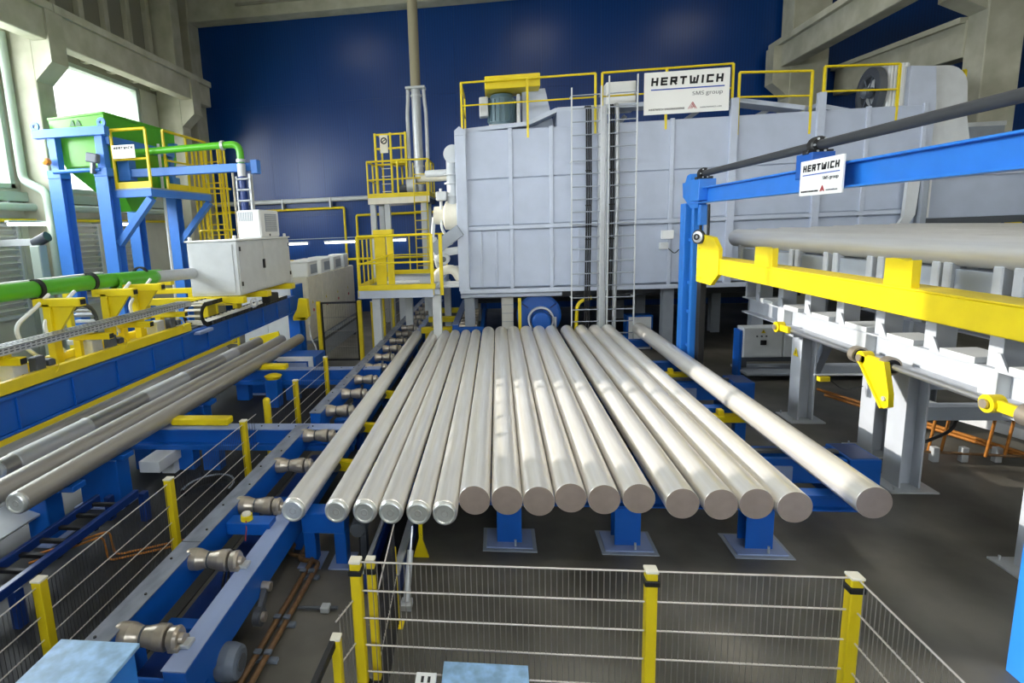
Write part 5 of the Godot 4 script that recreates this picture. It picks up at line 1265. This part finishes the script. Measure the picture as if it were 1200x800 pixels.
	var g := thing("conveying_pipe", "glossy green pipe bending down at the end of the blue boom", "pipe", V(-6.5, 5, -11.75))
	obj("pipe_run", mb().tube(fillet([V(-8.35, 5.22, -11.75), V(-5.42, 5.28, -11.75), V(-5.42, 4.88, -11.75)], 0.33, 9), 0.075, 16), M.green, g)
	for q in [V(-5.8, 5.27, -11.75), V(-5.42, 4.93, -11.75)]: obj("pipe_joint", mb().lathe(q - (V(0.03, 0, 0) if q.x < -5.5 else V(0, 0.03, 0)), V(1, 0, 0) if q.x < -5.5 else V(0, 1, 0), [[0, 0.076], [0, 0.1], [0.06, 0.1], [0.06, 0.076]], 18), M.galv, g)
	var hh := thing("drop_hose", "dark blue drop hose with a steel ladder bracket behind the cooling unit", "hose", V(-5.35, 3.6, -11.75))
	obj("sleeve", mb().cyl(V(-5.42, 4.86, -11.75), V(-5.42, 4.6, -11.75), 0.09, 16), M.galv, hh)
	obj("hose_run", mb().cyl(V(-5.42, 4.6, -11.75), V(-5.42, 3.4, -11.75), 0.085, 16), M.navy, hh)
	obj("bracket_rail", mb().span(-5.27, -5.22, 3.5, 4.65, -11.82, -11.7).span(-5.54, -5.51, 3.5, 4.6, -11.7, -11.66), M.galv, hh)
	for k in 5: obj("bracket_rung", mb().cyl(V(-5.53, 3.62 + k * 0.23, -11.66), V(-5.25, 3.62 + k * 0.23, -11.66), 0.022, 8), M.galv, hh)
	# caged ladder behind the platform
	var l := thing("caged_ladder", "yellow caged ladder behind the hopper platform", "ladder", V(-7.6, 0, -14.6))
	for x in [-7.9, -7.35]: obj("rail", mb().span(x - 0.03, x + 0.03, 0, 5.75, -14.75, -14.69), M.yellow, l)
	for k in 19: obj("rung", mb().cyl(V(-7.9, 0.3 + k * 0.28, -14.72), V(-7.35, 0.3 + k * 0.28, -14.72), 0.016, 8), M.yellow, l)
	for k in 7: obj("cage_bar", mb().span(-8.05 + k * 0.15, -8.0 + k * 0.15, 2.4, 5.75, -14.3 + absf(k - 3) * -0.06, -14.27 + absf(k - 3) * -0.06), M.yellow, l)
	for y in [2.4, 3.5, 4.6, 5.7]: obj("cage_hoop", mb().tube([V(-8.05, y, -14.7), V(-8.05, y, -14.5), V(-7.85, y, -14.3), V(-7.4, y, -14.3), V(-7.15, y, -14.5), V(-7.15, y, -14.7)], 0.03, 6), M.yellow, l)
	tag(obj("cage_post", mb().cyl(V(-6.95, 0, -14.5), V(-6.95, 5.0, -14.5), 0.03, 8), M.cream), "pale upright pipe right of the yellow caged ladder", "pipe")
	tag(obj("white_pipe", mb().cyl(V(-8.05, 0, -13.0), V(-8.05, 5.6, -13.0), 0.035, 8), M.white), "thin white upright pipe through the hopper platform", "pipe")
	var gb := thing("swivel_stand", "pale grey upright stand with a dark head below the near tube lamp", "stand", V(-10.6, 0, -11.6))
	obj("body", mb().span(-10.75, -10.5, 0, 3.3, -12.0, -11.75, 0.02), M.frame_green, gb)
	obj("swivel_head", mb().cyl(V(-10.7, 3.35, -11.88), V(-10.35, 3.5, -11.88), 0.12, 14), M.dark_grey, gb)
	obj("arm", mb().span(-11.9, -10.7, 3.3, 3.46, -11.95, -11.8), M.light_grey, gb)

# ---------- yellow platforms left of the furnace ----------
func platforms() -> void:
	var t := thing("operator_platform", "grey platform with yellow rails at the left end of the furnace", "platform", V(-2.4, 0, -14.5))
	obj("fascia", mb().span(-3.2, -1.45, 1.76, 1.95, -12.62, -12.56), M.furnace_trim, t)
	obj("side_fascia", mb().span(-1.5, -1.45, 1.76, 1.95, -17.0, -12.62).span(-3.25, -3.2, 1.76, 1.95, -17.0, -12.62), M.furnace_trim, t)
	for k in 7: obj("deck_plate", mb().span(-3.2, -1.5, 1.94, 1.96, -17.0 + k * 0.627, -16.38 + k * 0.627, 0.003), M.mid_grey, t)
	obj("toe_beam", mb().span(-3.2, -1.4, 1.95, 2.07, -12.66, -12.54), M.yellow, t)
	for e in [[-2.88, -13.0], [-2.45, -15.2], [-1.42, -13.0], [-2.9, -16.8], [-1.5, -16.8], [-2.0, -16.8]]:
		obj("leg", mb().span(e[0] - 0.1, e[0] + 0.1, 0, 1.76, e[1] - 0.1, e[1] + 0.1), M.light_grey, t)
	railing("platform_rail", "yellow rail along the front of the operator platform", [V(-3.2, 1.95, -12.62), V(-1.46, 1.95, -12.62)], 1.25, false, 1.7, 0.03, 1, 0.15)
	railing("platform_rail", "yellow rail along the left side and back of the operator platform", [V(-3.2, 1.95, -12.7), V(-3.2, 1.95, -16.9), V(-1.5, 1.95, -16.9)], 1.2, true, 1.4, 0.028, 1, 0.0, 0.45)
	var g := thing("swing_gate", "broad yellow gate panel standing on the operator platform", "gate", V(-2.75, 1.96, -13.3))
	obj("gate_leaf", mb().span(-2.98, -2.72, 1.96, 3.3, -13.6, -13.55, 0.01).span(-2.66, -2.5, 1.96, 3.28, -13.5, -13.45, 0.01), M.yellow, g)
	obj("gate_hood", mb().span(-2.98, -2.5, 3.22, 3.34, -13.65, -13.4, 0.01), M.yellow_deep, g)
	obj("gate_brace", mb().bar(V(-3.15, 2.55, -13.0), V(-2.5, 2.75, -13.4), 0.05, 0.05), M.yellow, g)
	tag(obj("deck_bar", mb().box(V(-2.35, 2.02, -13.7), V(0.85, 0.06, 0.14), Basis(V(0, 1, 0), 0.1), 0.01), M.white), "white bar lying on the operator platform deck", "bar")
	for x in [-1.5, -1.28]: obj("corner_post", mb().span(x - 0.04, x + 0.04, 1.76, 3.2, -12.95, -12.87), M.yellow, t)
	obj("post_bracket", mb().span(-1.5, -1.24, 1.78, 1.9, -12.97, -12.9), M.furnace_trim, t)
	# tall yellow tower behind
	var w := thing("upper_platform", "small pale platform high behind the operator platform by the flue", "platform", V(-3.1, 0, -18.8))
	obj("fascia", mb().span(-4.1, -2.08, 4.16, 4.36, -18.05, -18.0), M.cream, w)
	obj("deck", mb().span(-4.1, -2.08, 4.3, 4.36, -19.8, -18.05), M.mid_grey, w)
	obj("soffit", mb().span(-4.05, -2.1, 4.16, 4.3, -19.8, -18.05), M.dark_grey, w)
	for x in [-3.98, -3.5, -2.3]: obj("leg", mb().span(x - 0.09, x + 0.09, 0, 4.16, -18.3, -18.12), M.light_grey, w)
	for x in [-3.98, -2.3]: obj("leg", mb().span(x - 0.09, x + 0.09, 0, 4.16, -19.7, -19.52), M.light_grey, w)
	railing("platform_rail", "yellow rail round the high platform by the flue", [V(-4.08, 4.36, -19.7), V(-4.08, 4.36, -18.04), V(-2.1, 4.36, -18.04), V(-2.1, 4.36, -19.7)], 1.15, true, 1.0, 0.03, 1, 0.0)
	var u := thing("ladder_cage", "yellow ladder cage with a small notice above the high platform", "ladder", V(-3.4, 4.36, -18.8))
	for x in [-3.92, -3.4, -2.9]: obj("cage_post", mb().span(x - 0.035, x + 0.035, 4.4, 6.5, -18.8, -18.73), M.yellow, u)
	for x in [-3.82, -3.15]: obj("rear_post", mb().span(x - 0.03, x + 0.03, 4.4, 6.5, -19.4, -19.34), M.yellow, u)
	for y in [5.48, 6.0, 6.45]: obj("cage_rail", mb().span(-3.95, -2.88, y - 0.03, y + 0.03, -18.8, -18.74).span(-3.85, -3.8, y - 0.03, y + 0.03, -19.4, -18.8), M.yellow, u)
	obj("cage_deck", mb().span(-3.4, -2.88, 5.46, 5.52, -19.4, -18.74).span(-3.4, -2.88, 5.5, 5.64, -18.76, -18.73), M.yellow, u)
	for k in 4: obj("rung", mb().cyl(V(-3.75, 4.6 + k * 0.25, -18.76), V(-3.4, 4.6 + k * 0.25, -18.76), 0.015, 6), M.cream, u)
	var nt := thing("notice", "small white notice with a black symbol on the yellow ladder cage", "sign", V(-3.6, 5.9, -18.7))
	obj("plate", mb().span(-3.75, -3.48, 5.85, 6.42, -18.72, -18.7), M.cream, nt)
	obj("round_symbol", mb().lathe(V(-3.61, 6.24, -18.7), V(0, 0, 1), [[0, 0.07], [0.005, 0.07], [0.005, 0.11], [0, 0.11]], 18).bar(V(-3.67, 6.2, -18.695), V(-3.56, 6.28, -18.695), 0.03, 0.004, V(0, 0, 1), 0.0), M.ink, nt)
	ladder("ladder", "yellow ladder between the operator platform and the high platform", V(-2.35, 1.96, -17.9), V(1, 0, 0), 0.42, 5.4, M.yellow, 0.29)
	var f := thing("flue", "tall flue pipe with two slim side pipes in front of the blue back wall", "flue", V(-2.5, 4.36, -18.9))
	obj("flue_lower", mb().cyl(V(-2.5, 4.4, -18.9), V(-2.5, 7.85, -18.9), 0.155, 18), M.galv, f)
	obj("flue_upper", mb().cyl(V(-2.5, 7.85, -18.9), V(-2.5, 12.6, -18.9), 0.165, 18), M.flue_beige, f)
	obj("flue_collar", mb().span(-2.82, -2.18, 7.83, 7.9, -19.1, -18.7), M.light_grey, f)
	for y in [5.35, 7.6, 4.8]: obj("flue_band", mb().lathe(V(-2.5, y, -18.9), V(0, 1, 0), [[0, 0.156], [0, 0.18], [0.06, 0.18], [0.06, 0.156]], 18), M.light_grey, f)
	for s in [-1, 1]:
		obj("side_pipe", mb().tube(fillet([V(-2.5 + s * 0.26, 7.85, -18.9), V(-2.5 + s * 0.27, 7.5, -18.9), V(-2.5 + s * 0.31, 7.1, -18.9), V(-2.5 + s * 0.31, 4.4, -18.9)], 0.2), 0.06, 10), M.light_grey, f)
	var fm := thing("draught_fan", "pale grey fan with a dark motor on the high platform", "fan", V(-3.0, 4.36, -18.6))
	obj("casing", mb().lathe(V(-2.85, 4.75, -18.5), V(1, 0, 0), [[0, 0], [0, 0.26], [0.3, 0.26], [0.3, 0]], 20), M.light_grey, fm)
	obj("motor", mb().cyl(V(-3.2, 4.65, -18.5), V(-2.85, 4.65, -18.5), 0.13, 14), M.dark_grey, fm)
	obj("gas_duct", mb().cyl(V(-2.5, 4.95, -18.6), V(-1.2, 4.75, -16.0), 0.12, 12), M.cream, fm)

# ---------- cabinets and gate at the back left ----------
func back_equipment() -> void:
	for k in 4:
		var z := -15.9 - k * 1.36
		var c := thing("switch_cabinet", "tall cream switch cabinet in the row by the back wall, %s from the front" % ORD[k], "cabinet", V(-6.3, 0, z - 0.65), "cream switch cabinets in a row")
		obj("cabinet_body", mb().span(-7.0, -5.62, 0.1, 2.02, z - 1.34, z, 0.015), M.cream, c)
		obj("plinth", mb().span(-6.95, -5.66, 0, 0.1, z - 1.32, z - 0.02), M.mid_grey, c)
		for j in 2: obj("door", mb().span(-5.62, -5.6, 0.88, 1.99, z - 0.66 - j * 0.67, z - 0.02 - j * 0.67), M.cream, c)
		for j in 4: obj("lower_panel", mb().span(-5.62, -5.603, 0.12 + j * 0.19, 0.3 + j * 0.19, z - 1.32, z - 0.02), M.cream, c)
		var s := obj("switch_plate", mb().span(-5.603, -5.59, 0.9, 1.12, z - 0.5, z - 0.2), M.cream, c)
		obj("red_switch", mb().lathe(V(-5.59, 1.0, z - 0.35), V(1, 0, 0), [[0, 0], [0, 0.05], [0.02, 0.045], [0.02, 0]], 12), M.ink_red, s)
		warning_plate(c, V(-5.6, 1.25, z - 0.35), V(0, 0, -1), V(0, 1, 0), 0.06)
		if k < 3:
			var a := thing("cabinet_cooler", "white cooler with a recessed vent on top of a cream cabinet, %s from the front" % ORD[k], "cooler", V(-6.0, 2.02, z - 0.6), "white coolers on the cream cabinets")
			obj("unit_body", mb().span(-6.5, -5.6, 2.02, 2.46, z - 1.05, z - 0.1, 0.03), M.white, a)
			obj("vent", mb().span(-5.6, -5.59, 2.1, 2.38, z - 0.95, z - 0.35), M.mid_grey, a)
			obj("lid", mb().span(-6.52, -5.58, 2.46, 2.48, z - 1.06, z - 0.08), M.skin_white, a)
	tag(obj("grey_box", mb().span(-6.2, -5.6, 2.02, 2.5, -20.6, -20.05, 0.02), M.light_grey), "pale grey box on the rearmost cream cabinet", "box")
	var g := thing("grey_cabinet", "pale grey cabinet with a blue edge behind the end of the blue beam", "cabinet", V(-6.2, 0, -14.6))
	obj("cabinet_body", mb().span(-6.9, -5.5, 0, 1.95, -15.1, -14.2, 0.012), M.light_grey, g)
	obj("blue_edge", mb().span(-5.5, -5.44, 0, 1.95, -15.0, -14.2), M.blue, g)
	for x in [-6.85, -6.18]: obj("door", mb().span(x, x + 0.64, 0.1, 1.9, -14.2, -14.185), M.light_grey, g)
	tag(obj("white_case", mb().span(-6.7, -5.7, 1.96, 2.36, -15.0, -14.3, 0.03), M.white), "white case on top of the pale grey cabinet by the hanging cabinet", "case")
	# gate in the rear fence
	var t := thing("fence_gate", "black-framed gate between yellow posts in front of the cream cabinets", "gate", V(-3.9, 0, -13.4))
	for x in [-4.48, -3.42]: obj("post", mb().span(x - 0.05, x + 0.05, 0, 1.62, -13.45, -13.35), M.yellow_deep, t)
	obj("gate_frame", mb().span(-4.42, -3.48, 1.55, 1.6, -13.42, -13.38).span(-4.42, -3.48, 0.08, 0.13, -13.42, -13.38).span(-4.42, -4.38, 0.1, 1.58, -13.42, -13.38).span(-3.52, -3.48, 0.1, 1.58, -13.42, -13.38), M.black, t)
	stuff(obj("wire_panel", fine_wires(V(-4.4, 0.1, -13.4), V(-3.5, 0.1, -13.4), 1.45, 0.06, 0.0025), M.wire, t))
	for y in [0.45, 0.85, 1.2]: obj("level_wire", mb().cyl(V(-4.4, y, -13.4), V(-3.5, y, -13.4), 0.006, 6), M.wire, t)
	var bg := thing("belt_guard", "dark brown low guard rail running back past the cream cabinets", "guard", V(-4.6, 0, -14.5))
	obj("guard_top", mb().span(-4.75, -4.55, 0.5, 0.58, -17.5, -13.6), M.dark_grey, bg)
	obj("guard_side", mb().span(-4.6, -4.56, 0.1, 0.5, -17.5, -13.6), M.mid_grey, bg)
	obj("guard_leg", mb().span(-4.72, -4.6, 0, 0.5, -17.4, -17.3).span(-4.72, -4.6, 0, 0.5, -13.8, -13.7), M.dark_grey, bg)
	# far fence under the operator platform
	var f := thing("rear_fence", "yellow-post wire fence running back under the operator platform", "fence", V(-3.1, 0, -16))
	for k in 5: fence_post(f, V(-3.15 + k * 0.02, 0, -13.6 - k * 1.3), 1.55, 0.07, false)
	mesh_panel(f, V(-3.15, 0, -13.6), V(-3.07, 0, -18.8), 1.5, [0.3, 0.7, 1.1, 1.5], 0.08, 0.003)

# ---------- wire fences ----------
func fences() -> void:
	var rows := [0.32, 0.52, 0.70, 0.88, 1.06, 1.24, 1.425]
	var f := thing("wire_fence", "wire mesh fence with yellow posts across the foreground", "fence", V(0.5, 0, -2.9))
	for x in [-0.86, 0.815, 1.855]: fence_post(f, V(x, 0, -2.9), 1.43, 0.062)
	fence_post(f, V(-0.785, 0, -2.96), 1.4, 0.05)
	mesh_panel(f, V(-0.83, 0, -2.9), V(0.79, 0, -2.9), 1.425, rows)
	mesh_panel(f, V(0.84, 0, -2.9), V(1.83, 0, -2.9), 1.425, rows)
	mesh_panel(f, V(1.865, 0, -2.87), V(1.865, 0, -1.2), 1.425, rows)
	fence_post(f, V(1.865, 0, -1.15), 1.43, 0.062)
	mesh_panel(f, V(-0.82, 0, -2.98), V(-0.88, 0, -4.14), 0.95, [0.5, 0.95], 0.034, 0.0028, true)
	var s := thing("slim_post", "slim yellow post under the capped logs, nearer one", "post", V(-0.9, 0, -4.18))
	obj("post", mb().span(-0.925, -0.885, 0.01, 0.72, -4.2, -4.16), M.yellow, s)
	obj("foot", mb().span(-0.97, -0.85, 0, 0.012, -4.24, -4.12), M.yellow, s)
	var s2 := thing("slim_post", "slim yellow post with a triangular foot under the capped logs, farther one", "post", V(-0.84, 0, -5.2))
	obj("post", mb().span(-0.85, -0.81, 0.01, 0.56, -5.22, -5.18), M.yellow, s2)
	obj("foot", mb().prism([Vector2(-0.08, 0), Vector2(0.08, 0), Vector2(0.0, 0.26)], V(-0.83, 0, -5.19), V(1, 0, 0), V(0, 1, 0), 0.03), M.yellow, s2)
	var b := thing("side_gate", "lower fence leaf with a black handrail at the left end of the foreground fence", "gate", V(-0.93, 0, -2.5))
	fence_post(b, V(-0.935, 0, -2.68), 1.1, 0.05, false)
	mesh_panel(b, V(-0.88, 0, -2.86), V(-0.93, 0, -2.68), 1.22, [0.3, 0.6, 0.92, 1.2])
	obj("handrail", mb().bar(V(-0.95, 1.08, -2.66), V(-1.0, 1.03, -2.0), 0.035, 0.05), M.black, b)
	fence_post(b, V(-1.0, 0, -1.95), 1.05, 0.05, false)
	var l := thing("wire_fence", "wire mesh fence with yellow posts between the left logs and the roller conveyor", "fence", V(-3.3, 0, -6))
	for z in [-1.6, -3.25, -4.85, -6.52, -8.42, -10.05]: fence_post(l, V(-3.3, 0, z), 0.97, 0.075, false)
	for e in [[-1.6, -3.25], [-3.25, -4.85], [-4.85, -6.52], [-6.52, -6.9], [-7.35, -8.42], [-8.42, -10.05]]:
		mesh_panel(l, V(-3.3, 0, e[0]), V(-3.3, 0, e[1]), 0.93, [0.15, 0.35, 0.52, 0.7, 0.93], 0.034 if e[0] > -6 else 0.07, 0.0028, true)
	var sp := thing("yellow_post", "short round-topped yellow post between the two blue cross beams", "post", V(-3.4, 0, -7.5))
	obj("post", mb().lathe(V(-3.45, 0.01, -7.6), V(0, 1, 0), [[0, 0], [0, 0.055], [0.9, 0.055], [0.93, 0.03], [0.93, 0]], 14), M.yellow_deep, sp)
	obj("foot", mb().lathe(V(-3.45, 0, -7.6), V(0, 1, 0), [[0, 0], [0, 0.1], [0.012, 0.1], [0.012, 0]], 14), M.yellow_deep, sp)

# ---------- nearest things ----------
func foreground() -> void:
	var a := thing("machine_cabinet", "light blue machine cabinet, window reflection painted on its top, at the bottom left corner", "cabinet", V(-1.78, 0, -1.5))
	obj("cabinet_body", mb().span(-1.96, -1.6, 0, 1.58, -1.98, -1.0, 0.01), M.azure, a)
	obj("cabinet_top", mb().span(-1.97, -1.59, 1.58, 1.6, -2.0, -0.99, 0.004), M.sheen_blue, a)
	var b := thing("operator_box", "light blue box, window reflection painted on its top, at the bottom edge in front of the fence", "box", V(-0.1, 0, -2.4))
	obj("box_body", mb().span(-0.32, 0.115, 0.0, 0.985, -2.66, -2.1, 0.01), M.azure, b)
	obj("box_top", mb().span(-0.33, 0.125, 0.985, 1.0, -2.67, -2.09, 0.004), M.sheen_blue, b)
	var c := thing("slotted_plate", "small white slotted plate left of the light blue box", "plate", V(-0.42, 0, -2.5))
	obj("plate", mb().span(-0.475, -0.365, 0.95, 0.97, -2.62, -2.3), M.white, c)
	for i in 2:
		for j in 3: obj("slot", mb().span(-0.445 + i * 0.035, -0.43 + i * 0.035, 0.968, 0.972, -2.59 + j * 0.09, -2.55 + j * 0.09, 0.0), M.black, c)
	obj("stand", mb().span(-0.44, -0.4, 0, 0.95, -2.5, -2.46), M.light_grey, c)
	tag(obj("blue_knob", mb().lathe(V(-0.35, 0.97, -2.47), V(0, 1, 0), [[-0.02, 0], [-0.02, 0.015], [0.02, 0.015], [0.03, 0]], 10), M.ink_blue), "tiny dark blue knob between the slotted plate and the light blue box", "knob")

func floor_details() -> void:
	var p := thing("floor_pipes", "pair of brown pipes bending along the floor beside the roller conveyor", "pipes", V(-1.9, 0, -4.3))
	for k in 2:
		var o := k * 0.085
		obj("pipe_run", mb().tube(fillet([V(-1.98 + o, 0.06, -2.6), V(-1.92 + o, 0.06, -5.02 + o), V(-2.2 + o * 1.6, 0.06, -5.05 + o), V(-2.22 + o * 1.6, 0.06, -5.5), V(-2.0 + o, 0.06, -6.5)], 0.07), 0.024, 10), M.brown_pipe, p)
	for z in [-3.35, -3.7, -4.1, -4.75]:
		obj("pipe_clamp", mb().span(-1.98, -1.78, 0.0, 0.035, z - 0.025, z + 0.025), M.motor_grey, p)
		for x in [-1.94, -1.855]: obj("clamp_cap", mb().span(x - 0.03, x + 0.03, 0.08, 0.1, z - 0.022, z + 0.022), M.motor_grey, p)
	var r := thing("floor_rod", "short grey rod with a clamp lying beside the brown floor pipes", "rod", V(-1.68, 0, -4.3))
	obj("rod", mb().cyl(V(-1.84, 0.03, -4.3), V(-1.47, 0.03, -4.32), 0.016, 8), M.dark_grey, r)
	obj("rod_clamp", mb().span(-1.62, -1.54, 0.0, 0.055, -4.35, -4.27), M.galv, r)
